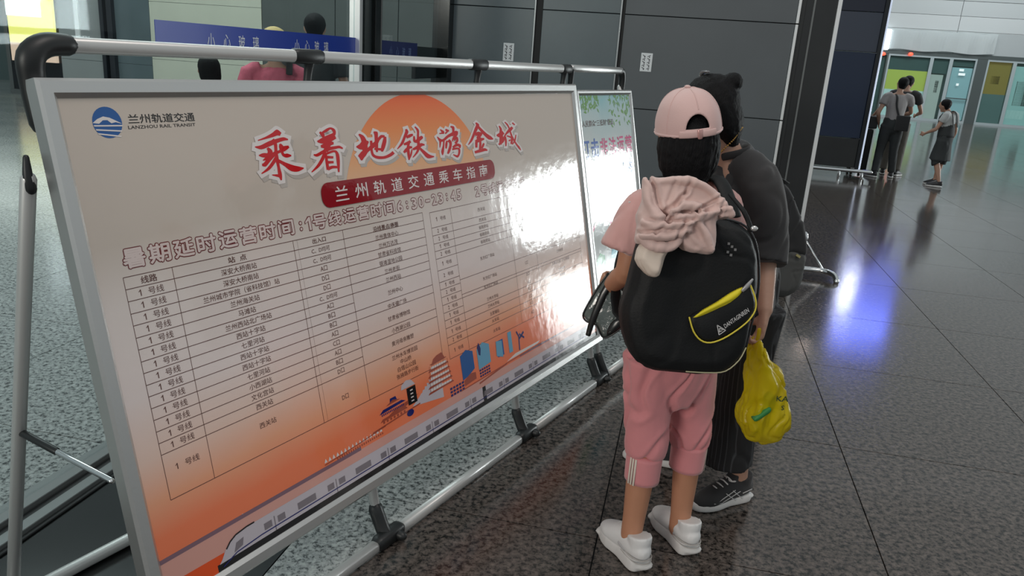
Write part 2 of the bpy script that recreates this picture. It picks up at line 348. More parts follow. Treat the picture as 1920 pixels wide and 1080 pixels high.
# ================================================================== SETTING
GP = V((-1.506, 2.231, 0)); GD = V((0.207, 0.978, 0)).normalized(); GN = V((GD.y, -GD.x, 0))   # glass wall: along, towards hall
WP = V((-0.642, 6.311, 0)); WD = GN.copy(); WN = -GD                                             # back wall: along, towards viewer
T1 = V((0.4953, 0.8687, 0)).normalized(); T2 = V((T1.y, -T1.x, 0))                               # notice boards: along, towards viewer
TILT = math.radians(12.6)
UP = -T2 * math.sin(TILT) + EZ * math.cos(TILT); BN = T2 * math.cos(TILT) + EZ * math.sin(TILT)
B0 = T2 * (-1.337)
def BW(u, v, off=0.0): return B0 + T1 * u + UP * v + BN * off
def G(gd, gn, z=0.0): return GP + GD * gd + GN * gn + EZ * z
def Wp(s, z, off=0.0): return WP + WD * s + WN * off + EZ * z

# floor ------------------------------------------------------------
floor = empty('floor', G(0, 0), 0, kind='structure')
def clip(poly, p, n):
    out = []
    for i in range(len(poly)):
        a, b = poly[i], poly[(i + 1) % len(poly)]
        da, db = (a - p).dot(n), (b - p).dot(n)
        if da >= 0: out.append(a)
        if da * db < 0: out.append(a + (b - a) * (da / (da - db)))
    return out
def slab(name, poly, z1, z0, m, parent, bev=True):
    bm = bmesh.new(); n = len(poly)
    c = sum(poly, V((0, 0, 0))) / n
    inn = [p + (c - p).normalized() * 0.0003 for p in poly]
    A = [bm.verts.new((p.x, p.y, z0)) for p in poly]; B = [bm.verts.new((p.x, p.y, z1 - 0.0012)) for p in poly]
    D = [bm.verts.new((p.x, p.y, z1)) for p in inn]
    for i in range(n):
        j = (i + 1) % n
        bm.faces.new((A[i], A[j], B[j], B[i])); bm.faces.new((B[i], B[j], D[j], D[i]))
    bm.faces.new(D)
    bmesh.ops.recalc_face_normals(bm, faces=bm.faces)
    return finish(name, bm, m, parent)
TG, TN, N0, G0, JW = 1.0, 0.92, 0.887, 0.36, 0.0022
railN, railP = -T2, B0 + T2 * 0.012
cells = []
for i in range(-3, 16):
    for j in range(0, 13):
        c = G(G0 + TG * (i + .5), N0 + TN * (j + .5)); 
        if c.y < -0.5 or c.x > 1.2 + c.y * 0.78: continue
        cells.append((c.length, i, j))
cells.sort()
shared = None
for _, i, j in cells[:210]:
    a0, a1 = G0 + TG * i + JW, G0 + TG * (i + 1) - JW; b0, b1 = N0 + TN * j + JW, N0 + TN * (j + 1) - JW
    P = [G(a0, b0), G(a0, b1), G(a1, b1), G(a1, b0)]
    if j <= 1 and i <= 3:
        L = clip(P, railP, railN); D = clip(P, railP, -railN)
        if len(L) > 2: slab('floor_slab', L, 0.0, -0.012, FLOOR_LIGHT, floor)  # paler stone behind the base rail stands in for reflected light
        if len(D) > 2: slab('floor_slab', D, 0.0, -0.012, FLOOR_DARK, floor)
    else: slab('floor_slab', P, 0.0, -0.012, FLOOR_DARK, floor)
used = {(i, j) for _, i, j in cells[:210]}
bm = bmesh.new(); k = 0
for i in range(-6, 48):
    for j in range(-1, 42):
        if (i, j) in used or (j < 0): continue
        a0, a1 = G0 + TG * i + JW, G0 + TG * (i + 1) - JW; b0, b1 = N0 + TN * j + JW, N0 + TN * (j + 1) - JW
        vs = [bm.verts.new(G(*q)) for q in ((a0, b0), (a0, b1), (a1, b1), (a1, b0))]; bm.faces.new(vs[::-1])
bmesh.ops.recalc_face_normals(bm, faces=bm.faces)
for f in bm.faces:
    f.normal_update()
    if f.normal.z < 0: f.normal_flip()
tag(finish('far_floor_slabs', bm, FLOOR_DARK, floor), kind='stuff')
bm = bmesh.new(); box(bm, G(20, 14, -0.03), GD, GN, EZ, 40, 32, 0.017); finish('floor_bed', bm, JOINT, floor)
# black granite border along the glass wall, with stepped edge
for i in range(-2, 4):
    slab('border_slab', [G(G0 + TG * i + JW, 0.13), G(G0 + TG * i + JW, N0 - JW), G(G0 + TG * (i + 1) - JW, N0 - JW), G(G0 + TG * (i + 1) - JW, 0.13)], 0.0, -0.012, BLACK_STONE, floor)
# grey floor outside the glass
for i in range(-3, 9):
    for j in range(-7, 0):
        a0, a1 = G0 + TG * i + JW, G0 + TG * (i + 1) - JW; b0, b1 = 0.92 * (j) + JW, 0.92 * (j + 1) - JW
        c = G((a0 + a1) / 2, (b0 + b1) / 2)
        if c.y < 0.3: continue
        slab('outer_slab', [G(a0, b0), G(a0, b1), G(a1, b1), G(a1, b0)], 0.0, -0.012, FLOOR_LIGHT, floor)
bm = bmesh.new()
for i in range(-3, 26):
    for j in range(-34, 0):
        if i < 9 and j >= -7: continue
        a0, a1 = G0 + TG * i + JW, G0 + TG * (i + 1) - JW; b0, b1 = 0.92 * j + JW, 0.92 * (j + 1) - JW
        vs = [bm.verts.new(G(*q)) for q in ((a0, b0), (a0, b1), (a1, b1), (a1, b0))]; bm.faces.new(vs)
for f in bm.faces:
    f.normal_update()
    if f.normal.z < 0: f.normal_flip()
tag(finish('far_outer_slabs', bm, FLOOR_LIGHT, floor), kind='stuff')

# glass wall ---------------------------------------------------------
gw = empty('wall_left', G(0, 0), 0, kind='structure')
def gbox(name, gd0, gd1, gn0, gn1, z0, z1, m, parent=gw, bev=0.002):
    bm = bmesh.new(); box(bm, G((gd0 + gd1) / 2, (gn0 + gn1) / 2, (z0 + z1) / 2), GD, GN, EZ, (gd1 - gd0) / 2, (gn1 - gn0) / 2, (z1 - z0) / 2)
    if bev: bmesh.ops.bevel(bm, geom=bm.edges[:], offset=bev, segments=1, affect='EDGES')
    return finish(name, bm, m, parent)
GREYM = mat('grey_metal_channel', (0.17, 0.18, 0.18), 0.35, 0.4)
gbox('base_channel', -3, 4.17, -0.03, 0.045, 0.0, 0.035, GREYM)
gbox('base_channel', -3, 4.17, 0.045, 0.075, 0.0, 0.015, JOINT)
gbox('base_channel', -3, 4.17, 0.075, 0.118, 0.0, 0.022, GREYM)
gbox('base_channel', -3, 4.17, 0.118, 0.135, 0.0, 0.008, JOINT)
for a, b in ((-3.0, -0.6), (-0.595, 2.44), (2.49, 2.775), (2.83, 4.1)):
    gbox('glass_pane', a, b, -0.006, 0.006, 0.035, 3.4, GLASS, bev=0)
gbox('mullion', 2.445, 2.485, -0.03, 0.035, 0, 3.4, STEEL)
gbox('mullion', 2.52, 2.60, -0.06, 0.0, 0, 3.4, BLACK_STONE)
gbox('mullion', 2.71, 2.79, -0.06, 0.02, 0, 3.4, BLACK_STONE)
gbox('mullion', 2.80, 2.815, -0.06, 0.02, 0, 3.4, GREYM)
gbox('mullion', 4.06, 4.17, -0.08, 0.05, 0, 3.4, BLACK_STONE)
BLUE = mat('blue_film', (0.012, 0.045, 0.36), 0.3)
BLUED = mat('dim_blue_film', (0.010, 0.020, 0.12), 0.3)
WHITEP = mat('white_print', (0.75, 0.78, 0.80), 0.4)
PALEB = mat('pale_blue_print', (0.18, 0.26, 0.48), 0.4)
def film(a, b, m, tm, spots):
    f = gbox('warning_film', a, b, 0.0065, 0.0085, 1.415, 1.54, m, bev=0)
    sh = Sheet()
    sh.texts([('小心玻璃'[k], x, 1.478, 0.05 * wk, 0.058, 0.0, 'C') for x, wk, k in spots])
    Mx = Matrix(((GD.x, 0, GN.x, GP.x + GN.x * 0.009), (GD.y, 0, GN.y, GP.y + GN.y * 0.009), (0, 1, 0, 0), (0, 0, 0, 1)))
    # Sheet plane: x -> along glass, y -> up, layers -> towards hall
    sh.done('lettering', tm, f, root_of(gw).inverted() @ Mx)
sp = []
for k in range(4): sp.append((1.045 + 0.112 * k, 1.0, k)); sp.append((1.757 + 0.105 * k, 1.0, k))
film(0.705, 2.445, BLUE, WHITEP, sp)
film(2.835, 3.485, BLUED, PALEB, [(2.99 + 0.115 * k, 1.0, k) for k in range(4)])
gbox('dark_rail', 3.485, 4.06, -0.03, 0.0, 1.30, 1.52, BLACK_STONE)

# back wall -----------------------------------------------------------
bw = empty('wall_back', Wp(0, 0), 0, kind='structure')
def wbox(name, s0, s1, z0, z1, o0, o1, m, parent=bw, bev=0.0015):
    bm = bmesh.new(); box(bm, Wp((s0 + s1) / 2, (z0 + z1) / 2, (o0 + o1) / 2), WD, WN, EZ, (s1 - s0) / 2, (o1 - o0) / 2, (z1 - z0) / 2)
    if bev: bmesh.ops.bevel(bm, geom=bm.edges[:], offset=bev, segments=1, affect='EDGES')
    return finish(name, bm, m, parent)
wbox('backing', -0.05, 2.60, 0, 3.6, -0.10, -0.03, JOINT)
zs = [0.0, 0.50, 1.182, 1.848, 2.52, 3.2]
for a, b, m in ((0.0, 0.683, WALLB), (0.745, 1.325, WALLB), (1.36, 2.555, WALLP)):
    for z0, z1 in zip(zs, zs[1:]): wbox('panel', a, b, z0 + 0.003, z1 - 0.003, -0.03, 0.0, m)
TRIMG = mat('dull_metal_trim', (0.30, 0.32, 0.33), 0.3, 0.6)
wbox('edge_trim', 0.683, 0.693, 0, 3.2, -0.03, 0.012, TRIMG); wbox('recess', 0.693, 0.745, 0, 3.2, -0.03, -0.012, JOINT)
wbox('edge_trim', 1.325, 1.337, 0, 3.2, -0.03, 0.012, TRIMG); wbox('recess', 1.337, 1.36, 0, 3.2, -0.03, -0.012, JOINT)
for z0, z1 in zip(zs, zs[1:]): wbox('edge_trim', 2.557, 2.577, z0 + 0.004, z1 - 0.004, -0.03, 0.012, STEEL)
DARKST = mat('dark_column_stone', (0.022, 0.023, 0.024), 0.2, vary=0.3, vscale=3)
cl = tag(wbox('trim_1', 2.578, 2.812, 0, 3.6, -0.30, 0.02, DARKST, None), kind='structure')
wbox('corner_strip', 2.585, 2.605, 0, 3.6, 0.02, 0.032, BLACKP, cl); wbox('corner_strip', 2.655, 2.668, 0, 3.6, 0.02, 0.03, GREYM, cl)
wbox('steel_edge', 2.812, 2.838, 0.0, 3.6, -0.02, 0.035, STEEL, cl)
# small white notices stuck on the wall
INK = mat('dark_ink', (0.06, 0.06, 0.07), 0.6)
for s, z, lab in ((0.50, 1.527, 'small white notice with dark marks on the wall above the long board'), (1.552, 1.521, 'small white notice with dark marks on the wall left of the cap wearer')):
    n = tag(wbox('wall_notice', s - 0.042, s + 0.042, z - 0.066, z + 0.066, 0.0005, 0.003, WHITEP, None), lab, 'notice')
    b2 = bmesh.new()
    for r in range(5):
        for q in range(2):
            cx_ = s - 0.02 + q * 0.036; cz_ = z + 0.046 - r * 0.022
            box(b2, Wp(cx_, cz_, 0.0034), (WD + EZ * 0.5 * (1 if (r + q) % 2 else -1)).normalized(), WN, EZ, 0.012, 0.0003, 0.0025)
            box(b2, Wp(cx_ + 0.004, cz_ - 0.008, 0.0034), WD, WN, EZ, 0.003, 0.0003, 0.005)
    finish('printed_marks', b2, INK, n)

# outer wall seen through the glass (parallel to the back wall) ----------
OP = V((-4.0, 9.5, 0))
def obox(name, s0, s1, z0, z1, o0, o1, m, parent):
    bm = bmesh.new(); box(bm, OP + WD * (s0 + s1) / 2 + WN * (o0 + o1) / 2 + EZ * (z0 + z1) / 2, WD, WN, EZ, (s1 - s0) / 2, (o1 - o0) / 2, (z1 - z0) / 2)
    return finish(name, bm, m, parent)
ow = empty('wall_outer', OP, 0, kind='structure')
G1 = mat('mid_grey_cladding', (0.22, 0.235, 0.235), 0.4, vary=0.15, vscale=2); G2 = mat('slate_cladding', (0.075, 0.10, 0.11), 0.3, vary=0.25, vscale=2)
BEI = mat('beige_stone', (0.42, 0.43, 0.36), 0.45, vary=0.08, vscale=2); G3 = mat('charcoal_cladding', (0.065, 0.075, 0.073), 0.4, vary=0.15, vscale=3)
for z0, z1 in ((0, 1.1), (1.105, 2.2), (2.205, 3.6)): obox('cladding_panel', -1.80, -1.16, z0, z1, -0.05, 0.0, G1, ow)
obox('pale_strip', -1.55, -1.49, 1.35, 3.6, 0.0, 0.02, STEEL, ow)
obox('dark_post', -1.16, -1.11, 0, 3.6, -0.05, 0.06, BLACKG, ow); obox('dark_post', -1.06, -0.99, 0, 3.6, -0.05, 0.06, BLACKG, ow); obox('backing', -1.12, -1.05, 0, 3.6, -0.05, -0.01, JOINT, ow)
for a, b in ((-0.99, -0.52),): 
    for z0, z1 in ((0, 1.1), (1.104, 3.6)): obox('cladding_panel', a, b, z0, z1, -0.05, 0.0, G2, ow)
for z0, z1 in ((0, 1.18), (1.184, 1.83), (1.834, 3.6)): obox('cladding_panel', -0.515, 0.945, z0, z1, -0.05, 0.0, BEI, ow)
for a, b in ((0.955, 1.85), (1.86, 2.6), (2.61, 4.2)):
    for z0, z1 in ((0, 1.18), (1.184, 3.6)): obox('cladding_panel', a, b, z0, z1, -0.05, 0.0, G3, ow)

# far hall wall with doors on the right ----------------------------------
DP = V((18.036, 34.804, 0))
fwl = empty('wall_far', DP, 0, kind='structure')
def dbox(name, s0, s1, z0, z1, o0, o1, m, parent=None, bev=0):
    bm = bmesh.new(); box(bm, DP + WD * (s0 + s1) / 2 + WN * (o0 + o1) / 2 + EZ * (z0 + z1) / 2, WD, WN, EZ, (s1 - s0) / 2, (o1 - o0) / 2, (z1 - z0) / 2)
    return finish(name, bm, m, parent if parent is not None else fwl)
LG = [mat('light_grey_panel_%d' % i, c, 0.5) for i, c in enumerate([(0.34, 0.37, 0.38), (0.44, 0.47, 0.48), (0.38, 0.41, 0.42)])]
for k, (z0, z1) in enumerate(((2.86, 3.75), (3.77, 4.35), (4.37, 4.95), (4.97, 7.0))):
    for q in range(-3, 4): dbox('upper_panel', q * 3.2 + 0.01, (q + 1) * 3.2 - 0.01, z0, z1, -0.2 + 0.03 * (k % 2), 0.02 * (k % 2), LG[k % 3])
FRM = mat('dark_door_frame', (0.10, 0.12, 0.12), 0.35, 0.5); SILV = mat('silver_door_frame', (0.45, 0.52, 0.54), 0.3, 0.5)
dbox('header_beam', -9.6, 12.8, 2.70, 2.86, -0.2, 0.05, FRM)
dbox('backing', -9.6, 12.8, 0, 2.86, -0.6, -0.5, mat('dim_interior', (0.12, 0.14, 0.13), 0.6, emit=(0.5, 0.6, 0.55), estr=0.04))
FGL = glass('far_door_glass', (0.75, 0.85, 0.85), 0.7)
def bay(name, s0, s1, fm, panes, w=0.07):
    d = empty(name, DP + WD * s0, 0, kind='structure')
    dbox('frame_post', s0, s0 + w, 0, 2.7, -0.05, 0.03, fm, d); dbox('frame_post', s1 - w, s1, 0, 2.7, -0.05, 0.03, fm, d)
    dbox('frame_rail', s0 + w, s1 - w, 2.62, 2.7, -0.05, 0.03, fm, d); dbox('frame_rail', s0 + w, s1 - w, 0, 0.10, -0.05, 0.03, fm, d)
    for (a, b, z0, z1, m) in panes: dbox('inner_panel', a, b, z0, z1, -0.12, -0.08, m, d)
    dbox('pane', s0 + w, s1 - w, 0.10, 2.62, -0.01, 0.0, FGL, d)
    return d
def lit(n, c, e): return mat(n, c, 0.4, emit=c, estr=e)  # emission stands in for the interior light on these panels
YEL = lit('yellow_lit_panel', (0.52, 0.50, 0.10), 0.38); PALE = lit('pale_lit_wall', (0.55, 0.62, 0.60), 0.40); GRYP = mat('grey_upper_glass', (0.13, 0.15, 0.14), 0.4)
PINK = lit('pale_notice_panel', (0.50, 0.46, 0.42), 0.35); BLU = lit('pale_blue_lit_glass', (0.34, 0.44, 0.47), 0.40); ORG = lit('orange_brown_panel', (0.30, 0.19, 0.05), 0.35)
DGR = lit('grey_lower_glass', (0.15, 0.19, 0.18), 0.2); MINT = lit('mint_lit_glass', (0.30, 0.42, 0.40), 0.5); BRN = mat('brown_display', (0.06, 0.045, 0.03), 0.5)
bay('window_1', -9.6, -2.5, FRM, [(-9.4, -2.6, 0.1, 2.6, GRYP)])
bay('door_1', -2.5, -0.75, SILV, [(-2.4, -0.8, 2.05, 2.6, GRYP), (-2.4, -0.8, 1.22, 2.05, YEL), (-2.4, -0.8, 0.1, 1.22, PALE)])
bay('window_2', -0.75, 0.02, SILV, [(-0.7, 0.0, 2.0, 2.6, GRYP), (-0.7, -0.15, 0.1, 1.95, PINK), (-0.42, -0.28, 1.2, 1.7, GRYP)])
bay('door_2', 0.02, 1.02, SILV, [(0.1, 0.95, 2.35, 2.62, GRYP), (0.14, 0.94, 0.12, 2.3, BLU)]); 
dbox('push_bar', 0.12, 0.95, 1.0, 1.04, 0.0, 0.06, FRM); dbox('wide_post', 1.02, 1.42, 0, 2.7, -0.05, 0.04, FRM)
for q, (z, w_) in enumerate(((2.15, .18), (1.98, .26), (1.55, .1))): dbox('hanging_notice', 0.4, 0.4 + w_, z, z + 0.1, 0.0, 0.02, lit('door_notice_paper', (0.7, 0.8, 0.8), 0.3))
bay('door_3', 1.42, 2.48, SILV, [(1.5, 2.4, 1.3, 2.62, ORG), (1.5, 2.4, 0.1, 1.3, DGR), (1.72, 2.05, 1.72, 2.05, BRN)])
bay('door_4', 2.48, 4.6, SILV, [(2.55, 4.5, 0.1, 2.5, MINT), (2.75, 3.4, 0.9, 1.9, BRN), (2.62, 3.3, 0.35, 0.7, PALE)])
bay('window_3', 4.6, 12.8, FRM, [(4.7, 12.7, 0.1, 2.6, DGR)])
# white cloth banner above the doors
bm = bmesh.new(); nx = 40
for i in range(nx + 1):
    s = -2.62 + 4.17 * i / nx; wob = 0.02 * math.sin(i * 0.9) + (0.05 if i == 20 else 0)
    for z in (2.88 + 0.03 * math.sin(i * 0.35), 3.3, 3.70 + 0.015 * math.sin(i * 0.5)):
        bm.verts.new(DP + WD * s + WN * (0.14 + wob * (1 if z < 3.5 else .3)) + EZ * z)
bm.verts.ensure_lookup_table()
for i in range(nx):
    for k in range(2): bm.faces.new([bm.verts[q] for q in (i * 3 + k, (i + 1) * 3 + k, (i + 1) * 3 + k + 1, i * 3 + k + 1)])
g = bmesh.ops.solidify(bm, geom=bm.faces[:], thickness=0.01)
tag(finish('banner', bm, mat('white_cloth', (0.72, 0.77, 0.78), 0.7), None, False), 'blank white cloth banner hung above the far doors', 'banner')
bm = bmesh.new(); box(bm, DP + WD * (-2.78) + WN * 0.2 + EZ * 3.25, WD, WN, EZ, 0.17, 0.08, 0.42); bmesh.ops.bevel(bm, geom=bm.edges[:], offset=0.03, segments=2, affect='EDGES')
tag(finish('light_box', bm, mat('white_lamp', (0.9, 0.95, 1), 0.4, emit=(0.85, 0.95, 1.0), estr=2.2)), 'bright white upright lamp at the left end of the banner', 'lamp')
for s, z, lab in ((-2.75, 2.66, 'red signal lamp under the white upright lamp'), (-1.66, 2.72, 'small red signal lamp above the yellow panel door')):
    bm = bmesh.new(); ball(bm, DP + WD * s + WN * 0.12 + EZ * z, 0.10, 0.05, 0.07)
    o = tag(finish('signal_lamp', bm, mat('red_lamp', (0.8, 0.05, 0.03), 0.4, emit=(1.0, 0.06, 0.03), estr=3.0), None, True), lab, 'lamp')

# dark free-standing display behind the column --------------------------------
dk = empty('display_kiosk', (5.0, 12.5, 0), 0, 'tall dark glossy display cabinet on a chrome base rail behind the column', 'kiosk')
KX = WD
def kbox(name, x0, x1, z0, z1, y0, y1, m, bev=0.004):
    c = V((5.0, 12.5, 0)); bm = bmesh.new()
    box(bm, c + KX * ((x0 + x1) / 2) + WN * ((y0 + y1) / 2) + EZ * ((z0 + z1) / 2), KX, WN, EZ, (x1 - x0) / 2, (y1 - y0) / 2, (z1 - z0) / 2)
    bmesh.ops.bevel(bm, geom=bm.edges[:], offset=bev, segments=1, affect='EDGES'); return finish(name, bm, m, dk)
KGB = mat('blue_black_screen', (0.012, 0.024, 0.06), 0.15); KGR = mat('grey_blue_panel', (0.06, 0.07, 0.10), 0.3)
kbox('top_panel', -1.4, 0.30, 2.50, 2.72, -0.25, 0.0, mat('dark_blue_panel', (0.02, 0.024, 0.045), 0.3)); kbox('upper_panel', -1.4, 0.30, 1.92, 2.49, -0.25, 0.0, KGR)
kbox('screen', -0.62, 0.30, 0.62, 1.91, -0.25, -0.01, KGB); kbox('side_body', -1.4, -0.63, 0.16, 1.91, -0.25, -0.02, DARKST); kbox('lower_panel', -0.62, 0.30, 0.16, 0.61, -0.25, 0.0, DARKST)
kbox('corner_post', 0.30, 0.36, 0.1, 2.72, -0.27, 0.03, BLACKG); kbox('glowing_edge', 0.36, 0.385, 0.1, 2.72, -0.03, 0.03, mat('cool_glowing_edge', (.8, .85, .9), .3, emit=(.62, .72, 1.0), estr=.45))  # steel edge made to glow, for a blue streak on the floor
bm = bmesh.new(); tube(bm, [(*(V((5, 12.5, 0)) + KX * x + WN * 0.05 + EZ * 0.12), 0.03) for x in (-1.4, 0.55)], 12, sub=1); finish('base_rail', bm, CHROME, dk, True)
for x in (-1.2, 0.08, 0.42):
    bm = bmesh.new(); tube(bm, [(*(V((5, 12.5, 0)) + KX * x + WN * 0.05 + EZ * z), 0.022) for z in (0.01, 0.11)], 10, sub=1); finish('leg', bm, CHROME, dk, True)
    
# yellow and white light box outside, left
lx = empty('advertising_light_box', (-10.55, 17.2, 0), 0, 'glowing white and yellow poster light box on the far left', 'light box')
LR = V((1, 0.06, 0)).normalized(); LN = V((LR.y, -LR.x, 0))
def lbox(name, x0, x1, z0, z1, y, m, hy=0.08):
    bm = bmesh.new(); box(bm, V((-10.55, 17.2, 0)) + LR * ((x0 + x1) / 2) + LN * y + EZ * ((z0 + z1) / 2), LR, LN, EZ, (x1 - x0) / 2, hy, (z1 - z0) / 2)
    return finish(name, bm, m, lx)
lbox('frame', -0.58, 0.50, 0.1, 3.1, -0.10, BLACKG)
lbox('yellow_screen', -0.50, 0.43, 1.08, 1.95, 0.0, mat('yellow_screen', (0.9, 0.85, 0.2), 0.5, emit=(1.0, 0.92, 0.22), estr=0.85))
lbox('white_screen', -0.50, 0.20, 1.62, 1.96, 0.03, mat('white_screen', (0.95, 0.95, 0.9), 0.5, emit=(1.0, 1.0, 0.92), estr=2.0))
lbox('yellow_edge', 0.20, 0.43, 1.955, 3.0, 0.0, MATS['yellow_screen']); lbox('white_top', -0.50, 0.20, 1.955, 3.0, 0.0, mat('white_screen2', (0.95, 0.95, 0.9), 0.5, emit=(1.0, 1.0, 0.92), estr=1.4))
lbox('peach_panel', -0.50, 0.43, 0.70, 1.075, 0.0, mat('peach_screen', (0.8, 0.55, 0.42), 0.5, emit=(1.0, 0.72, 0.55), estr=0.55))
lbox('foot', -0.58, 0.50, 0.0, 0.1, -0.10, GREYM, 0.2); lbox('side_post', -0.66, -0.58, 0, 3.1, -0.1, GREYM)
lbox('side_post', 0.50, 0.58, 0, 3.1, -0.1, GREYM)
# grey wall far behind the light box
fo = tag(finish('wall_far_outer', (lambda b: (box(b, V((-16, 21, 2.5)), V((1, 0, 0)), V((0, 1, 0)), EZ, 14, 0.1, 2.5), b)[1])(bmesh.new()), mat('dull_teal_wall', (0.10, 0.14, 0.14), 0.4)), kind='structure')
# white panel added for the bright glow left of the light box
bm = bmesh.new(); box(bm, V((-15.6, 20.6, 3.0)), EX, EY, EZ, 2.2, 0.05, 0.7)
tag(finish('white_glow_panel', bm, MATS['white_screen2']), 'glowing blank white panel added above the person at the far left edge', 'sign')

# chrome floor guard beside the column
cg = empty('floor_guard', (2.43, 5.80, 0), 0, 'bent chrome floor guard tube beside the dark column', 'floor guard')
bm = bmesh.new(); tube(bm, [(2.16, 5.93, 0.05, .021), (2.36, 5.90, 0.055, .021), (2.44, 5.86, 0.055, .021), (2.475, 5.80, 0.045, .021), (2.478, 5.745, 0.012, .021)], 14, sub=4); finish('bent_tube', bm, CHROME, cg, True)
bm = bmesh.new(); tube(bm, [(2.42, 5.90, 0.06, .009), (2.28, 5.96, 0.26, .009)], 10, sub=1); finish('brace', bm, CHROME, cg, True)
bm = bmesh.new(); ball(bm, (2.262, 5.97, 0.29), 0.028, 0.02, 0.05); finish('roller', bm, CHROME, cg, True)
# blue glowing panel added out of view to streak the polished floor
hs = empty('blue_glow_panel', (14.0, 29.8, 5.3), 0, 'unseen blue glowing panel added high in the hall to tint the floor', 'screen')
HC = V((14.1, 29.8, 7.3)); HN = (V((0, 0, 5)) - HC); HN.z = 0; HN.normalize(); HR = EZ.cross(HN).normalized()
bm = bmesh.new(); box(bm, HC + HN * 0.02, HR, HN, EZ, 1.0, 0.03, 1.9); finish('lit_face', bm, mat('blue_glow', (0.1, 0.15, 0.9), 0.5, emit=(0.28, 0.31, 1.0), estr=0.75), hs)
bm = bmesh.new(); box(bm, HC - HN * 0.08, HR, HN, EZ, 1.07, 0.06, 1.98); finish('housing', bm, BLACKG, hs)
# ceiling lamps mirrored in the floor
LAMPW = mat('cool_lamp', (1, 1, 1), 0.4, emit=(0.9, 0.95, 1.0), estr=30); LAMPP = mat('warm_lamp', (1, .9, .85), 0.4, emit=(1.0, 0.78, 0.68), estr=30)
def lamp(x, y, z, r, m, lab):
    bm = bmesh.new(); bmesh.ops.create_cone(bm, cap_ends=True, segments=20, radius1=r, radius2=r * 0.9, depth=0.06, matrix=Matrix.Translation((x, y, z)))
    L = empty('ceiling_lamp', (x, y, z), 0, lab, 'lamp')
    finish('lens', bm, m, L)
    bm = bmesh.new(); bmesh.ops.create_cone(bm, cap_ends=True, segments=20, radius1=r * 1.25, radius2=r * 1.1, depth=0.12, matrix=Matrix.Translation((x, y, z + 0.08))); finish('housing', bm, GREYM, L)
lamp(9.6, 23.9, 6.5, 0.17, LAMPP, 'warm round ceiling lamp over the hall, mirrored beside the yellow bag')
lamp(12.9, 28.7, 6, 0.28, LAMPW, 'cool ceiling lamp farther away, mirrored at the chrome guard')
lamp(12.1, 27.2, 6.2, 0.28, LAMPW, 'cool ceiling lamp nearer, mirrored at the chrome guard')
lamp(-14.55, 23.74, 6, 0.25, LAMPW, 'cool ceiling lamp outside the glass on the left')

# ================================================================== NOTICE BOARDS
def BM(off): # matrix: local x=u, y=v, z=normal
    o = BW(0, 0, off)
    return Matrix(((T1.x, UP.x, BN.x, o.x), (T1.y, UP.y, BN.y, o.y), (T1.z, UP.z, BN.z, o.z), (0, 0, 0, 1)))
def print_mat(name, color, vary=None):
    m = bpy.data.materials.new(name); m.use_nodes = True; nt = m.node_tree; b = nt.nodes['Principled BSDF']
    b.inputs['Base Color'].default_value = (*color, 1); b.inputs['Roughness'].default_value = 0.09
    b.inputs['Specular IOR Level'].default_value = 0.6
    tc = nt.nodes.new('ShaderNodeTexCoord')
    n = nt.nodes.new('ShaderNodeTexNoise'); n.inputs['Scale'].default_value = 16; n.inputs['Detail'].default_value = 4
    nt.links.new(tc.outputs['Object'], n.inputs['Vector'])
    bp = nt.nodes.new('ShaderNodeBump'); bp.inputs['Strength'].default_value = 0.07; bp.inputs['Distance'].default_value = 0.01
    nt.links.new(n.outputs['Fac'], bp.inputs['Height']); nt.links.new(bp.outputs['Normal'], b.inputs['Normal'])
    MATS[name] = m
    return m, nt, b, tc
def ramp(nt, src, stops):
    r = nt.nodes.new('ShaderNodeValToRGB'); e = r.color_ramp.elements
    e[0].position, e[0].color = stops[0][0], (*stops[0][1], 1); e[1].position, e[1].color = stops[-1][0], (*stops[-1][1], 1)
    for p, c in stops[1:-1]: k = e.new(p); k.color = (*c, 1)
    nt.links.new(src, r.inputs['Fac']); return r.outputs['Color']
# background: off-white sheet fading to printed orange at the foot; greyer top is painted-in shade
PBG, nt, b, tc = print_mat('poster_background_print', (0.8, 0.78, 0.75))
sx = nt.nodes.new('ShaderNodeSeparateXYZ'); nt.links.new(tc.outputs['Object'], sx.inputs[0])
nz = nt.nodes.new('ShaderNodeTexNoise'); nz.inputs['Scale'].default_value = 1.6; nt.links.new(tc.outputs['Object'], nz.inputs['Vector'])
m1 = nt.nodes.new('ShaderNodeMath'); m1.operation = 'MULTIPLY_ADD'; nt.links.new(nz.outputs['Fac'], m1.inputs[0]); m1.inputs[1].default_value = -0.10; nt.links.new(sx.outputs['Y'], m1.inputs[2])
m2 = nt.nodes.new('ShaderNodeMath'); m2.operation = 'MULTIPLY_ADD'; nt.links.new(sx.outputs['X'], m2.inputs[0]); m2.inputs[1].default_value = -0.025; nt.links.new(m1.outputs[0], m2.inputs[2])
PW = (0.66, 0.585, 0.52)
col = ramp(nt, m2.outputs[0], [(0.20, (0.92, 0.22, 0.10)), (0.33, (0.95, 0.24, 0.11)), (0.42, (0.92, 0.42, 0.25)), (0.52, (0.88, 0.64, 0.54)), (0.66, (0.85, 0.74, 0.71)), (0.86, (0.80, 0.72, 0.68)), (1.0, (0.63, 0.55, 0.48))])
nt.links.new(col, b.inputs['Base Color'])
PSUN, nt, b, tc = print_mat('poster_sun_print', (0.9, 0.3, 0.1))
sx = nt.nodes.new('ShaderNodeSeparateXYZ'); nt.links.new(tc.outputs['Object'], sx.inputs[0])
mr = nt.nodes.new('ShaderNodeMapRange'); mr.inputs['From Min'].default_value = 1.05; mr.inputs['From Max'].default_value = 1.39; nt.links.new(sx.outputs['Y'], mr.inputs['Value'])
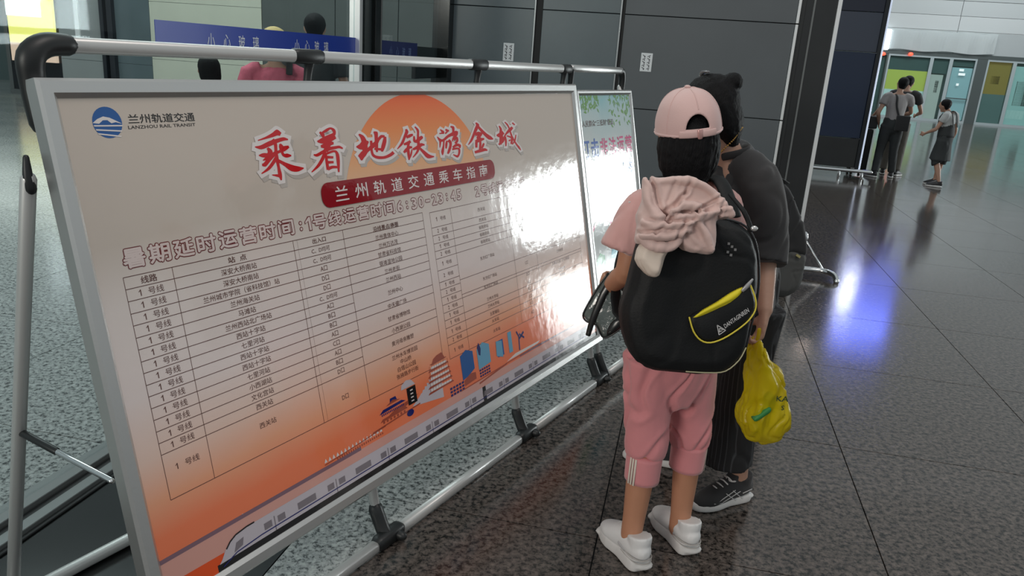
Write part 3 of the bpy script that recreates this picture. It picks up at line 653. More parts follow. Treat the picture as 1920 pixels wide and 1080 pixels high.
nt.links.new(ramp(nt, mr.outputs[0], [(0.0, (0.80, 0.56, 0.42)), (0.35, (0.85, 0.46, 0.24)), (0.65, (0.88, 0.30, 0.10)), (1.0, (0.88, 0.14, 0.045))]), b.inputs['Base Color'])
P_RED = print_mat('red_print', (0.62, 0.012, 0.018))[0]; P_DRED = print_mat('dark_red_print', (0.30, 0.010, 0.018))[0]
P_WHITE = print_mat('white_poster_print', (0.82, 0.76, 0.74))[0]; P_GREY = print_mat('soft_grey_print', (0.52, 0.47, 0.43))[0]
P_BROWN = print_mat('brown_ink_print', (0.13, 0.055, 0.045))[0]; P_BLACK = print_mat('black_print', (0.016, 0.015, 0.016))[0]
P_BLUE = print_mat('blue_print', (0.02, 0.11, 0.36))[0]; P_DBLUE = print_mat('navy_print', (0.02, 0.025, 0.16))[0]
P_TRAIN = print_mat('train_grey_print', (0.60, 0.55, 0.60))[0]; P_WIN = print_mat('train_window_print', (0.24, 0.21, 0.235))[0]
P_MAUVE = print_mat('mauve_print', (0.24, 0.14, 0.18))[0]; P_PINKB = print_mat('pink_band_print', (0.74, 0.38, 0.32))[0]
P_ORNG = print_mat('vivid_orange_print', (0.86, 0.10, 0.02))[0]; P_BRICK = print_mat('brick_print', (0.40, 0.09, 0.055))[0]; P_SKYB = print_mat('sky_blue_print', (0.16, 0.42, 0.62))[0]

def rail_profile(name, a, b, w, off0, off1, m, parent, na, nb):
    """mitred straight frame rail between outer corners a,b (u,v); inward normal na; tapers nb"""
    (u0, v0), (u1, v1) = a, b; d = V((u1 - u0, v1 - v0)).normalized(); n = V(na)
    bm = bmesh.new(); P = []
    sec = [(0.0, off0), (0.0, off1 - 0.006), (0.007, off1), (w - 0.010, off1), (w - 0.002, off1 - 0.008), (w, off1 - 0.010), (w, off0)]
    for end, (uu, vv), s in ((0, a, 1), (1, b, -1)):
        P.append([bm.verts.new(BW(uu + n.x * i + d.x * i * s * nb, vv + n.y * i + d.y * i * s * nb, o)) for i, o in sec])
    k = len(sec)
    for i in range(k): bm.faces.new((P[0][i], P[0][(i + 1) % k], P[1][(i + 1) % k], P[1][i]))
    bm.faces.new(P[0][::-1]); bm.faces.new(P[1]); bmesh.ops.recalc_face_normals(bm, faces=bm.faces)
    return finish(name, bm, m, parent)
def board_frame(parent, u0, u1, v0, v1, w, o0, o1):
    rail_profile('frame_rail', (u0, v1), (u1, v1), w, o0, o1, ALU, parent, (0, -1), 1)
    rail_profile('frame_rail', (u0, v0), (u1, v0), w, o0, o1, ALU, parent, (0, 1), 1)
    rail_profile('frame_rail', (u0, v0), (u0, v1), w, o0, o1, ALU, parent, (1, 0), 1)
    rail_profile('frame_rail', (u1, v0), (u1, v1), w, o0, o1, ALU, parent, (-1, 0), 1)
def tb(name, P, r, m, parent, n=12, sub=3, cap='round'):
    bm = bmesh.new(); tube(bm, [(*p, r) for p in P], n, sub=sub, cap=cap); return finish(name, bm, m, parent, True)

st = empty('notice_board_stand', BW(2.09, 0.0), 0, 'long aluminium A-frame stand holding the wide orange and white metro guide poster', 'notice board')
board_frame(st, 0.880, 3.303, 0.205, 1.425, 0.040, -0.012, 0.030)
bm = bmesh.new(); box(bm, BW(2.09, 0.815, 0.003), T1, UP, BN, 1.205, 0.605, 0.004); finish('back_sheet', bm, ALU_PAINT, st)
# poster
inv = lambda p: root_of(p).inverted()
poster = Sheet(); poster.rect(0.912, 0.238, 3.271, 1.393, 0)
def pdone(sh, name, m, par, off):
    me = bpy.data.meshes.new(name)
    for f in sh.bm.faces:
        f.normal_update()
        if f.normal.z < 0: f.normal_flip()
    sh.bm.to_mesh(me); sh.bm.free(); o = link(name, me, m, par)
    o.matrix_local = (inv(par) @ BM(off)) if par.parent is None else Matrix.Identity(4)
    return o
po = pdone(poster, 'poster', PBG, st, 0.018)
def sub(sh, name, m): return tag(pdone(sh, name, m, po, 0), kind='stuff' if name not in ('sun_print', 'title_bar', 'logo_disc', 'haze_band', 'orange_corner', 'train_body') else None)
# sun
s = Sheet(); R_ = 0.405; cxs, cys = 2.095, 0.985
pts = [(cxs + R_ * math.cos(a), cys + R_ * math.sin(a)) for a in [math.radians(k) for k in range(0, 181, 4)]]
pts = [p for p in pts if p[1] >= 1.07]; s.poly(pts, 1); sub(s, 'sun_print', PSUN)
# title in brush strokes with a pale outline and soft grey shadow
def ribbon(sh, st_, lay, grow=0.0, dx=0, dy=0):
    L = [V((a[0], a[1])) / 1e4 for a in st_]; R = [V((a[2], a[3])) / 1e4 for a in st_]
    C = [(l + r) / 2 for l, r in zip(L, R)]
    if grow:
        t0 = (C[0] - C[1]).normalized() * grow; t1 = (C[-1] - C[-2]).normalized() * grow
        L2 = []; R2 = []
        for i in range(len(C)):
            nn = (L[i] - R[i]); nn = nn.normalized() * grow if nn.length > 1e-6 else V((0, 0))
            e = t0 if i == 0 else (t1 if i == len(C) - 1 else V((0, 0)))
            L2.append(L[i] + nn + e); R2.append(R[i] - nn + e)
        L, R = L2, R2
    l4 = catmull([(a.x, a.y, b_.x, b_.y) for a, b_ in zip(L, R)], 4)
    for a, c in zip(l4, l4[1:]):
        sh.poly([(a[0] + dx, a[1] + dy), (c[0] + dx, c[1] + dy), (c[2] + dx, c[3] + dy), (a[2] + dx, a[3] + dy)], lay)
sh_ = Sheet(); ol = Sheet(); rd = Sheet()
for k_, q in enumerate(BRUSH):
    ribbon(sh_, q, 2 + 0.01 * k_, 0.010, 0.007, -0.011); ribbon(ol, q, 3.2 + 0.01 * k_, 0.0105); ribbon(rd, q, 4.4 + 0.01 * k_, 0.0008)
sub(sh_, 'title_shadow', P_GREY); sub(ol, 'title_outline', P_WHITE); sub(rd, 'title_lettering', P_RED)
# red bar
def rrect(x0, y0, x1, y1, r, n=6):
    P = []
    for cx_, cy_, a0 in ((x1 - r, y1 - r, 0), (x0 + r, y1 - r, 90), (x0 + r, y0 + r, 180), (x1 - r, y0 + r, 270)):
        P += [(cx_ + r * math.cos(math.radians(a0 + 90 * i / n)), cy_ + r * math.sin(math.radians(a0 + 90 * i / n))) for i in range(n + 1)]
    return P
s = Sheet(); s.poly(rrect(1.608, 1.069, 2.535, 1.141, 0.03), 5); sub(s, 'title_bar', P_DRED)
s = Sheet(); s.texts([(ch, 1.690 + 0.0850 * i, 1.1045, 0.056, 0.043, 0.008, 'C') for i, ch in enumerate('兰州轨道交通乘车指南')], 6); sub(s, 'title_bar_lettering', P_WHITE)
# operator logo
s = Sheet(); s.disc(1.0175, 1.333, 0.0335, 1); sub(s, 'logo_disc', P_BLUE)
s = Sheet()
s.poly([(0.984, 1.333), (0.996, 1.341), (1.010, 1.346), (1.024, 1.343), (1.038, 1.336), (1.051, 1.329), (1.036, 1.333), (1.026, 1.331), (1.018, 1.338), (1.008, 1.338), (0.998, 1.331)], 2)
for k in range(3):
    y = 1.327 - 0.0085 * k; s.poly([(0.985 + k * 0.003, y + 0.0015), (1.051 - k * .004, y - 0.0005 - 0.003 * k), (1.050 - k * .004, y - 0.0035 - 0.003 * k), (0.986 + k * 0.003, y - 0.0015)], 2.5)
sub(s, 'logo_lines', P_WHITE)
s = Sheet(); s.texts([('兰州轨道交通', 1.1525, 1.3385, 0.172, 0.021, 0.012, 'C'), ('LANZHOU RAIL TRANSIT', 1.150, 1.3205, 0.174, 0.0075, 0.010, 'C')], 1); sub(s, 'logo_lettering', P_BLACK)
# outlined heading: dark rim around pale strokes
def one(sh, x, y, w, h, lay, g=0.0, st=0.30):
    a, b_ = x + w * .5 + g, x + w * .5 - w * st - g
    sh.poly([(b_, y - h / 2 - g), (a, y - h / 2 - g), (a, y + h / 2 + g), (b_, y + h / 2 + g)], lay)
    sh.poly([(b_ + w * .1, y + h / 2 + g), (x - w * .5 - g, y + h * .22), (x - w * .5 - g, y + h * .10 - g), (b_ + w * .1, y + h * .30 - g)], lay + .02)
hd = []
for i, ch in enumerate('暑期延时运营时间'): hd.append((ch, 1.013 + 0.0638 * i, 1.0375, 0.053, 0.041, 0, 'C'))
hd.append((':', 1.513, 1.034, 0.006, 0.022, 0, 'C'))
for i, ch in enumerate('号线运营时间'): hd.append((ch, 1.585 + 0.0615 * i, 1.0365, 0.051, 0.039, 0, 'C'))
for i, ch in enumerate('6:30-23:45'):
    hd.append((ch, 1.945 + 0.0372 * i, 1.034, 0.006 if ch == ':' else (0.026 if ch != '-' else 0.022), 0.034 if ch not in ':-' else (0.022 if ch == ':' else 0.005), 0, 'C'))
hd.append(('2', 2.398, 1.032, 0.026, 0.034, 0, 'C'))
for i, ch in enumerate('号线运营时间'): hd.append((ch, 2.447 + 0.0560 * i, 1.033, 0.047, 0.037, 0, 'C'))
hd.append(('7:00-22:30', 2.99, 1.033, 0.30, 0.030, 0, 'C'))
P_HEAD = print_mat('brownish_red_print', (0.17, 0.028, 0.030))[0]
P_HFILL = print_mat('pale_heading_fill_print', (0.74, 0.62, 0.59))[0]
def heading(rad, n, lay, name, m):
    sh = Sheet()
    for k in range(n):
        a = 2 * math.pi * k / n; sh.texts(hd, lay + .03 * k, rad * math.cos(a), rad * math.sin(a))
    one(sh, 1.541, 1.036, 0.018, 0.034, lay, rad)
    return sub(sh, name, m)
heading(0.0036, 8, 1.0, 'heading_outline', P_HEAD); heading(0.0013, 4, 2.0, 'heading_lettering', P_HFILL)
# left table
s = Sheet(); LW = 0.0017
yl = [0.999, 0.972, 0.945, 0.917, 0.890, 0.862, 0.835, 0.807, 0.780, 0.752, 0.725, 0.697, 0.669, 0.641, 0.613, 0.585, 0.475]
for y in yl: s.line((0.978, y), (1.670 if y not in (0.999, 0.972, 0.945, 0.917, 0.890, 0.862, 0.835, 0.807, 0.752, 0.725, 0.669, 0.641, 0.585, 0.475) else 2.055, y), LW)
for x in (0.978, 1.10, 1.475, 1.670, 2.055): s.line((x, 0.999), (x, 0.475), LW * 0.8)
for x in (1.490,): s.line((x, 0.999), (x, 0.475), LW * 0.3)
# right table
yr = [0.993, 0.940, 0.913, 0.885, 0.859, 0.832, 0.791, 0.750, 0.724, 0.697, 0.669, 0.641, 0.614, 0.586, 0.552, 0.525, 0.476]
for i, y in enumerate(yr): s.line((2.094, y), (2.215 if i in (6, 8, 9, 11) or i in (7,) else 3.19, y), LW)
for y in (0.735, 0.681): s.line((2.215, y), (3.19, y), LW)
for x in (2.094, 2.216, 2.600, 2.782, 3.190): s.line((x, 0.993), (x, 0.476), LW * 0.7)
sub(s, 'table_lines', P_BROWN)
stn = ['站  点', '深安大桥南站', '深安大桥南站', '兰州城市学院（省科技馆）站', '兰州海关站', '马滩站', '兰州西站北广场站', '西站十字站', '七里河站', '西站十字站', '西站十字站', '七里河站', '小西湖站', '文化宫站', '西关站']
ext = ['出入口', 'C、D均可', 'C、D均可', 'A口', 'D口', 'D口', 'C、D均可', 'A口', 'B口', 'B口', 'A口', 'C口', 'A口', 'B口', 'D口']
items = []; ones = []
def cell(t, x, y, h=0.0165, bold=0.0):
    n = sum(0.55 if ord(ch) < 128 else 1.0 for ch in t); items.append((t, x, y, n * h * 1.12, h * (0.95 if len(t) > 1 else 1), bold, 'C'))
for i in range(15):
    y = (yl[i] + yl[i + 1]) / 2
    if i: ones.append((1.010, y)); cell('号线', 1.050, y, 0.0175)
    else: cell('线路', 1.038, y, 0.018, 0.012)
    cell(stn[i], 1.285, y, 0.0165, 0.010 if i == 0 else 0); cell(ext[i], 1.572, y, 0.0155, 0.010 if i == 0 else 0)
ones.append((1.010, 0.545)); cell('号线', 1.052, 0.545, 0.0175); cell('西关站', 1.285, 0.548, 0.0165); cell('D口', 1.572, 0.520, 0.0155)
for t, y in (('沿线景点/商圈', 0.9805), ('兰州奥体中心', 0.953), ('兰州万达茂', 0.926), ('甘肃省科技馆', 0.899), ('银滩湿地公园', 0.871), ('兰州老街', 0.843), ('兰州西站', 0.816), ('兰州中心', 0.775), ('中天健广场', 0.733), ('甘肃省博物馆', 0.693), ('小西湖公园', 0.653), ('黄河母亲雕塑', 0.612), ('兰州水车博览园', 0.568), ('中山桥', 0.546), ('白塔山公园', 0.524), ('张掖路步行街', 0.502)):
    cell(t, 1.862, y, 0.0165, 0.012 if '/' in t else 0)
for i in range(16):
    y = (yr[i] + yr[i + 1]) / 2; (items.append(('2', 2.128, y, 0.008, 0.013, 0, 'C')) if i in (1, 2, 4, 6, 8, 10, 14) else ones.append((2.128, y))); cell('号线', 2.165, y, 0.0145)
for t, y in (('西关站', 0.965), ('西关站', 0.926), ('省政府站', 0.899), ('省政府站', 0.872), ('省政府站', 0.845), ('东方红广场站', 0.785), ('东方红广场站', 0.708), ('东方红广场站', 0.675), ('兰州大学站', 0.627), ('兰州大学站', 0.600), ('五里铺站', 0.568), ('火车站', 0.539), ('火车站', 0.500)): cell(t, 2.41, y, 0.0145)
for i, y in enumerate((0.965, 0.926, 0.899, 0.872, 0.845, 0.785, 0.708, 0.661, 0.627, 0.600, 0.568, 0.539, 0.500)): cell('ABCD'[i % 4] + '口', 2.69, y, 0.0135)
for t, y in (('张掖路', 0.926), ('省政府', 0.872), ('东方红广场', 0.785), ('兰州老街', 0.708), ('五泉山公园（兰山索道）', 0.661), ('兰州大学', 0.627), ('体育馆', 0.600), ('火车站', 0.539)): cell(t, 2.985, y, 0.0135)
s = Sheet(); s.texts(items, 1.5); [one(s, x, y, .006, .0145, 1.5, 0, .38) for x, y in ones]; sub(s, 'table_lettering', P_BROWN)
# river line and pink haze, skyline and train
s = Sheet(); s.poly([(0.912, 0.262), (3.271, 0.262), (3.271, 0.350), (2.75, 0.345), (0.912, 0.343)], 0.6); sub(s, 'haze_band', P_PINKB)
s = Sheet(); s.poly([(0.912, 0.352), (1.60, 0.352), (1.60, 0.341), (0.912, 0.341)], 1); s.poly([(2.55, 0.356), (3.271, 0.352), (3.271, 0.345), (2.55, 0.348)], 1); sub(s, 'river_line', P_MAUVE)
s = Sheet(); s.poly([(0.912, 0.238), (1.075, 0.238), (1.085, 0.285), (0.912, 0.289)], 1); sub(s, 'orange_corner', P_ORNG)
s = Sheet(); s.rect(1.06, 0.2385, 3.271, 0.263, 2); s.path([(1.092, 0.290), (1.106, 0.303), (1.125, 0.312), (1.160, 0.3165), (1.185, 0.3165)], 0.004, 4); s.rect(2.262, 0.250, 2.283, 0.316, 4)
s.poly([(1.842, 0.452), (1.842, 0.395), (1.888, 0.395), (1.888, 0.452)], 2); sub(s, 'track_band', P_BLACK)
s = Sheet(); s.poly([(1.066, 0.262), (1.075, 0.270), (1.090, 0.290), (1.106, 0.303), (1.125, 0.311), (1.160, 0.316), (3.20, 0.316), (3.20, 0.262)], 3); s.poly([(1.815, 0.455), (1.82, 0.47), (1.845, 0.48), (1.87, 0.475), (1.888, 0.455)], 2)
for k in range(7): s.poly([(1.86 + 0.022 * k, 0.385 + 0.006 * k), (2.03, 0.36), (2.03, 0.39 + 0.006 * k), (1.90 + 0.012 * k, 0.405 + 0.008 * k)], 1 + 0.02 * k)
sub(s, 'train_body', P_TRAIN)
s = Sheet()
x = 1.212
while x < 3.15:
    for a in (0, 0.046): s.rect(x + a, 0.279, x + a + 0.026, 0.297, 4)
    s.rect(x + 0.034, 0.262, x + 0.037, 0.302, 4)
    s.rect(x + 0.118, 0.279, x + 0.186, 0.298, 4); x += 0.2325
s.poly([(1.112, 0.270), (1.140, 0.277), (1.146, 0.296), (1.122, 0.292)], 4)
sub(s, 'train_windows', P_WIN)
s = Sheet(); s.path([(1.075, 0.252), (1.12, 0.268), (1.20, 0.2735), (3.20, 0.2735)], 0.003, 5)
for k in range(14): s.rect(1.71 + 0.008 * k, 0.405, 1.714 + 0.008 * k, 0.412, 2)
s.poly([(1.70, 0.413), (1.83, 0.418), (1.81, 0.426), (1.72, 0.424)], 2); s.poly([(1.755, 0.436), (1.79, 0.436), (1.785, 0.448), (1.758, 0.448)], 2); s.disc(1.845, 0.37, 0.018, 2.5, 16, 0.011)
for k in range(5):
    for q in range(3): s.rect(2.07 + 0.018 * k, 0.345 + 0.012 * q, 2.083 + 0.018 * k, 0.353 + 0.012 * q, 2); s.rect(2.26 + 0.015 * k, 0.355 + 0.011 * q, 2.271 + 0.015 * k, 0.362 + 0.011 * q, 2)
s.path([(2.555, 0.375), (2.56, 0.43), (2.545, 0.455)], 0.008, 2); s.path([(2.56, 0.42), (2.60, 0.44)], 0.01, 2); s.path([(2.565, 0.44), (2.60, 0.415)], 0.008, 2); s.poly([(2.262, 0.47), (2.275, 0.485), (2.285, 0.46), (2.278, 0.435), (2.268, 0.44)], 3)
sub(s, 'navy_details', P_DBLUE)
s = Sheet(); s.poly([(2.152, 0.468), (2.19, 0.482), (2.232, 0.466), (2.232, 0.40), (2.19, 0.385), (2.152, 0.378)], 2); s.rect(2.395, 0.392, 2.44, 0.455, 2); sub(s, 'blue_towers', P_BLUE)
s = Sheet(); s.poly([(2.258, 0.462), (2.30, 0.48), (2.342, 0.462), (2.342, 0.392), (2.258, 0.385)], 2); s.poly([(2.385, 0.40), (2.43, 0.385), (2.432, 0.45), (2.39, 0.457)], 3); s.rect(2.478, 0.385, 2.505, 0.468, 2); sub(s, 'pale_towers', P_SKYB)
s = Sheet()
for k in range(5):
    y = 0.392 + 0.0185 * k; s.poly([(1.948 + 0.004 * k, y), (2.098 - 0.004 * k, y + 0.004), (2.092 - 0.004 * k, y + 0.010), (1.955 + 0.004 * k, y + 0.006)], 2.2)
s.poly([(1.985, 0.486), (2.065, 0.490), (2.05, 0.515), (2.02, 0.512), (2.0, 0.505)], 2); s.path([(1.66, 0.371), (1.76, 0.376), (1.90, 0.383)], 0.004, 2); s.poly([(1.71, 0.388), (1.80, 0.392), (1.90, 0.418), (1.78, 0.408)], 1.5)
s.poly([(2.16, 0.355), (2.235, 0.36), (2.235, 0.385), (2.20, 0.39), (2.16, 0.375)], 2.1); s.path([(2.25, 0.335), (2.45, 0.352)], 0.006, 2); s.path([(1.45, 0.357), (1.60, 0.364), (1.72, 0.372)], 0.003, 2)
for k in range(22): s.rect(1.50 + 0.0095 * k, 0.352, 1.504 + 0.0095 * k, 0.358, 2)
for k in range(6): s.line((1.958 + .004 * k, .398 + .0185 * k), (2.092 - .004 * k, .400 + .0185 * k), .0022, 3)
for k in range(9): s.line((1.962 + .0155 * k, .400), (1.974 + .0128 * k, .486), .0012, 3)
s.poly([(1.700, .388), (1.835, .391), (1.825, .399), (1.712, .396)], 2); s.poly([(1.735, .430), (1.805, .432), (1.770, .441)], 2)
for k in range(7): s.rect(1.712 + .017 * k, .381, 1.720 + .017 * k, .388, 2)
s.path([(2.16, .372), (2.235, .377)], .002, 2.6); s.path([(2.13, .345), (2.33, .350), (2.75, .358)], .003, 2.2)
sub(s, 'brick_buildings', P_BRICK)
s = Sheet()
for k in range(5):
    y = 0.400 + 0.0185 * k; s.rect(1.965 + 0.004 * k, y, 2.085 - 0.004 * k, y + 0.008, 2.4)
for k in range(16): s.poly([(1.45 + 0.016 * k, 0.362), (1.456 + 0.016 * k, 0.374), (1.462 + 0.016 * k, 0.362)], 1.2)
for k in range(4): s.rect(1.858, 0.403 + 0.012 * k, 1.872, 0.407 + 0.012 * k, 3)
s.poly([(2.45, 0.358), (2.70, 0.362), (2.72, 0.37), (2.52, 0.372)], 1.3); s.rect(1.155, 0.352, 1.158, 0.353, 1)
sub(s, 'white_details', P_WHITE)

# stand tubes ----------------------------------------------------------
bm = bmesh.new(); tube(bm, [(*BW(0.985, 1.497, -0.005), .017), (*BW(3.235, 1.497, -0.005), .017)], 16, sub=1, power=2.8); finish('top_rail', bm, ALU_PAINT, st, True)
def elbow(u0, s, par, vtop=1.497):
    bm = bmesh.new(); tube(bm, [(*BW(u0, 1.34, -0.03), .023), (*BW(u0 - 0.004 * s, 1.42, -0.022), .025), (*BW(u0 - 0.002 * s, vtop - 0.025, -0.010), .027), (*BW(u0 + 0.030 * s, vtop - 0.002, -0.005), .025), (*BW(u0 + 0.075 * s, vtop, -0.005), .0225)], 16, sub=4, ref=BN)
    finish('corner_elbow', bm, BLACKP, par, True)
elbow(0.905, 1, st)
LEGS = [0.915, 1.665, 2.545, 3.262]
for k, u in enumerate(LEGS):
    tb('front_leg', [BW(u, 0.05, -0.028), BW(u, 1.36 if k == 0 else 1.42, -0.028)], 0.0155, ALU_PAINT, st, sub=1)
    if k:
        bm = bmesh.new(); tube(bm, [(*BW(u - (0.045 if k < 3 else 0.02), 1.497, -0.005), .021), (*BW(u + 0.045, 1.497, -0.005), .021)], 14, sub=1, power=3)
        tube(bm, [(*BW(u + 0.012, 1.49, -0.008), .017), (*BW(u + 0.006, 1.45, -0.018), .012), (*BW(u, 1.405, -0.028), .014)], 12); finish('rail_bracket', bm, BLACKP, st, True)
    bm = bmesh.new(); tube(bm, [(*BW(u, 0.115, -0.028), .022), (*BW(u, 0.05, -0.012), .022), (*BW(u, 0.024, 0.0), .024)], 12, power=3)
    tube(bm, [(*(B0 + T1 * (u - 0.045) + EZ * 0.0235), .0235), (*(B0 + T1 * (u + 0.05) + EZ * 0.0235), .0235)], 12, sub=1, power=3.5, ref=EZ); tube(bm, [(*(B0 + T1 * (u + 0.03) + EZ * 0.022), .019), (*(B0 + T1 * (u + 0.03) + EZ * 0.022 + T2 * 0.035), .015)], 12, sub=1)
    finish('foot_joint', bm, BLACKP, st, True)
for a, b_ in zip(LEGS, LEGS[1:]):
    bm = bmesh.new(); tube(bm, [(*(B0 + T1 * (a + 0.045) + EZ * 0.020), .018, .0165), (*(B0 + T1 * (b_ - 0.04) + EZ * 0.020), .018, .0165)], 16, sub=1, power=3.2, ref=EZ, cap='flat'); finish('base_rail', bm, ALU_PAINT, st, True)
# rear frame
RP = T2 * (-1.958)
for u in (0.862, 3.30):
    tb('rear_leg', [BW(u, 1.232, -0.045), RP + T1 * u + EZ * 0.03], 0.0155, ALU_PAINT, st, sub=1)
    bm = bmesh.new(); tube(bm, [(*BW(u, 1.275, -0.036), .006), (*BW(u - 0.003, 1.235, -0.040), .010), (*BW(u, 1.21, -0.044), .011)], 12); finish('hinge', bm, BLACKP, st, True)
    q0 = BW(u, 1.232, -0.045).lerp(RP + T1 * u + EZ * 0.03, 0.54); q1 = BW(u + 0.02 * (1 if u < 2 else -1), 0.56, -0.03)
    tb('spreader', [q0, q0.lerp(q1, 0.42)], 0.009, BLACKP, st, sub=1); tb('spreader', [q0.lerp(q1, 0.42), q1], 0.007, CHROME, st, sub=1)
bm = bmesh.new(); tube(bm, [(*(RP + T1 * 0.80 + EZ * 0.020), .0165), (*(RP + T1 * 3.34 + EZ * 0.020), .0165)], 14, sub=1, power=3, ref=EZ); finish('rear_base_rail', bm, ALU_PAINT, st, True)

# second board ---------------------------------------------------------
sb = empty('notice_board_stand', BW(3.7, 0.0), 0, 'narrower aluminium stand with pale green and blue anti tout poster, right of the long board', 'notice board')
U0, U1 = 3.312, 3.975
board_frame(sb, U0, U1, 0.205, 1.400, 0.026, -0.014, 0.024)
bm = bmesh.new(); box(bm, BW((U0 + U1) / 2, 0.80, 0.0), T1, UP, BN, (U1 - U0) / 2 - 0.01, 0.59, 0.004); finish('back_sheet', bm, ALU_PAINT, sb)
PB2, nt, b, tc = print_mat('pale_poster_background', (0.7, 0.74, 0.72))
n1 = nt.nodes.new('ShaderNodeTexNoise'); n1.inputs['Scale'].default_value = 4; nt.links.new(tc.outputs['Object'], n1.inputs['Vector'])
sx = nt.nodes.new('ShaderNodeSeparateXYZ'); nt.links.new(tc.outputs['Object'], sx.inputs[0])
ma = nt.nodes.new('ShaderNodeMath'); ma.operation = 'MULTIPLY_ADD'; nt.links.new(n1.outputs['Fac'], ma.inputs[0]); ma.inputs[1].default_value = 0.25; nt.links.new(sx.outputs['Y'], ma.inputs[2])
mr = nt.nodes.new('ShaderNodeMapRange'); mr.inputs['From Min'].default_value = 1.25; mr.inputs['From Max'].default_value = 1.58; nt.links.new(ma.outputs[0], mr.inputs['Value'])
nt.links.new(ramp(nt, mr.outputs[0], [(0.0, (0.68, 0.72, 0.71)), (0.45, (0.55, 0.70, 0.71)), (0.75, (0.34, 0.62, 0.66)), (1.0, (0.42, 0.60, 0.45))]), b.inputs['Base Color'])
p2 = Sheet(); p2.rect(U0 + 0.02, 0.225, U1 - 0.02, 1.38, 0); p2 = pdone(p2, 'poster', PB2, sb, 0.014)
def sub2(sh, name, m): return tag(pdone(sh, name, m, p2, 0), kind='stuff' if ('lettering' in name or 'leaf' in name) else None)
P_LEAF = print_mat('leaf_green_print', (0.20, 0.42, 0.12))[0]; P_MAG = print_mat('magenta_print', (0.70, 0.06, 0.22))[0]; P_B2 = print_mat('mid_blue_print', (0.05, 0.14, 0.52))[0]; P_TEAL = print_mat('turquoise_print', (0.12, 0.50, 0.60))[0]; P_GRN = print_mat('green_print', (0.04, 0.35, 0.12))[0]
s = Sheet(); rr = random.Random(3)
for k in range(130):
    t = rr.random(); x = U0 + 0.03 + (0.22 * t if rr.random() < 0.45 else 0.33 + 0.28 * t); y = 1.375 - rr.random() ** 1.6 * (0.16 if x > U0 + 0.3 else 0.08)
    a = rr.random() * 6.28; L = 0.016; dx, dy = L * math.cos(a), L * math.sin(a)
    s.poly([(x - dx, y - dy), (x + dy * .35, y - dx * .35), (x + dx, y + dy), (x - dy * .35, y + dx * .35)], 1 + 0.01 * k)
sub2(s, 'leaf_print', P_LEAF)
s = Sheet(); s.texts([(ch, 3.36 + 0.105 * i, 1.125, 0.088, 0.092, 0.02, 'C') for i, ch in [(0, '打'), (1, '击')]] + [(ch, 3.39 + 0.098 * i, 1.000, 0.08, 0.075, 0.02, 'C') for i, ch in [(3, '坐'), (4, '黑'), (5, '车')]], 3); sub2(s, 'blue_lettering', P_B2)
s = Sheet(); s.texts([(ch, 3.36 + 0.105 * i, 1.122, 0.088, 0.090, 0.02, 'C') for i, ch in [(2, '非'), (3, '法'), (4, '运'), (5, '营')]] + [(ch, 3.39 + 0.098 * i, 1.003, 0.08, 0.075, 0.02, 'C') for i, ch in [(0, '拒'), (1, '绝'), (2, '乘')]], 3); sub2(s, 'red_lettering', P_MAG)
s = Sheet(); s.texts([('人民群众“三抵制”倡议', 3.53, 1.243, 0.36, 0.030, 0.0, 'C')], 3); sub2(s, 'grey_lettering', P_BROWN)
s = Sheet(); s.path([(3.46 + 0.17 * math.cos(a * 0.2), 0.62 + 0.16 * math.sin(a * 0.2)) for a in range(0, 16)], 0.016, 3); sub2(s, 'red_arc', P_MAG)
s = Sheet(); s.disc(3.62, 0.55, 0.10, 2); sub2(s, 'blue_disc', P_TEAL)
s = Sheet(); s.poly([(3.34, 0.40), (3.46, 0.40), (3.45, 0.60), (3.40, 0.62), (3.34, 0.58)], 2); sub2(s, 'green_patch', P_GRN)
bm = bmesh.new(); tube(bm, [(*BW(3.335, 1.500, 0.0), .017), (*BW(3.90, 1.500, 0.0), .017)], 16, sub=1, power=2.8); finish('top_rail', bm, ALU, sb, True)
bm = bmesh.new(); tube(bm, [(*BW(3.885, 1.500, 0.0), .018), (*BW(3.925, 1.495, -0.003), .019), (*BW(3.945, 1.455, -0.012), .017), (*BW(3.95, 1.40, -0.028), .016)], 14, ref=BN); finish('corner_elbow', bm, BLACKP, sb, True)
for u in (3.345, 3.945):
    tb('front_leg', [BW(u, 0.05, -0.03), BW(u, 1.42, -0.03)], 0.0155, ALU_PAINT, sb, sub=1)
    bm = bmesh.new(); tube(bm, [(*BW(u, 0.115, -0.028), .022), (*BW(u, 0.02, 0.0), .023)], 12, sub=1, power=3); finish('foot_joint', bm, BLACKP, sb, True)
    tb('rear_leg', [BW(u, 1.25, -0.05), RP + T1 * u + EZ * 0.03], 0.0155, ALU_PAINT, sb, sub=1)
bm = bmesh.new(); tube(bm, [(*BW(3.33, 1.49, -0.002), .016), (*BW(3.333, 1.45, -0.012), .013), (*BW(3.34, 1.40, -0.028), .014)], 12); finish('rail_bracket', bm, BLACKP, sb, True)
bm = bmesh.new(); tube(bm, [(*(B0 + T1 * 3.37 + EZ * 0.020), .018, .0165), (*(B0 + T1 * 3.93 + EZ * 0.020), .018, .0165)], 16, sub=1, power=3.2, ref=EZ, cap='flat'); finish('base_rail', bm, ALU_PAINT, sb, True)
bm = bmesh.new(); tube(bm, [(*(RP + T1 * 3.37 + EZ * 0.020), .0165), (*(RP + T1 * 3.95 + EZ * 0.020), .0165)], 14, sub=1, power=3, ref=EZ); finish('rear_base_rail', bm, ALU_PAINT, sb, True)

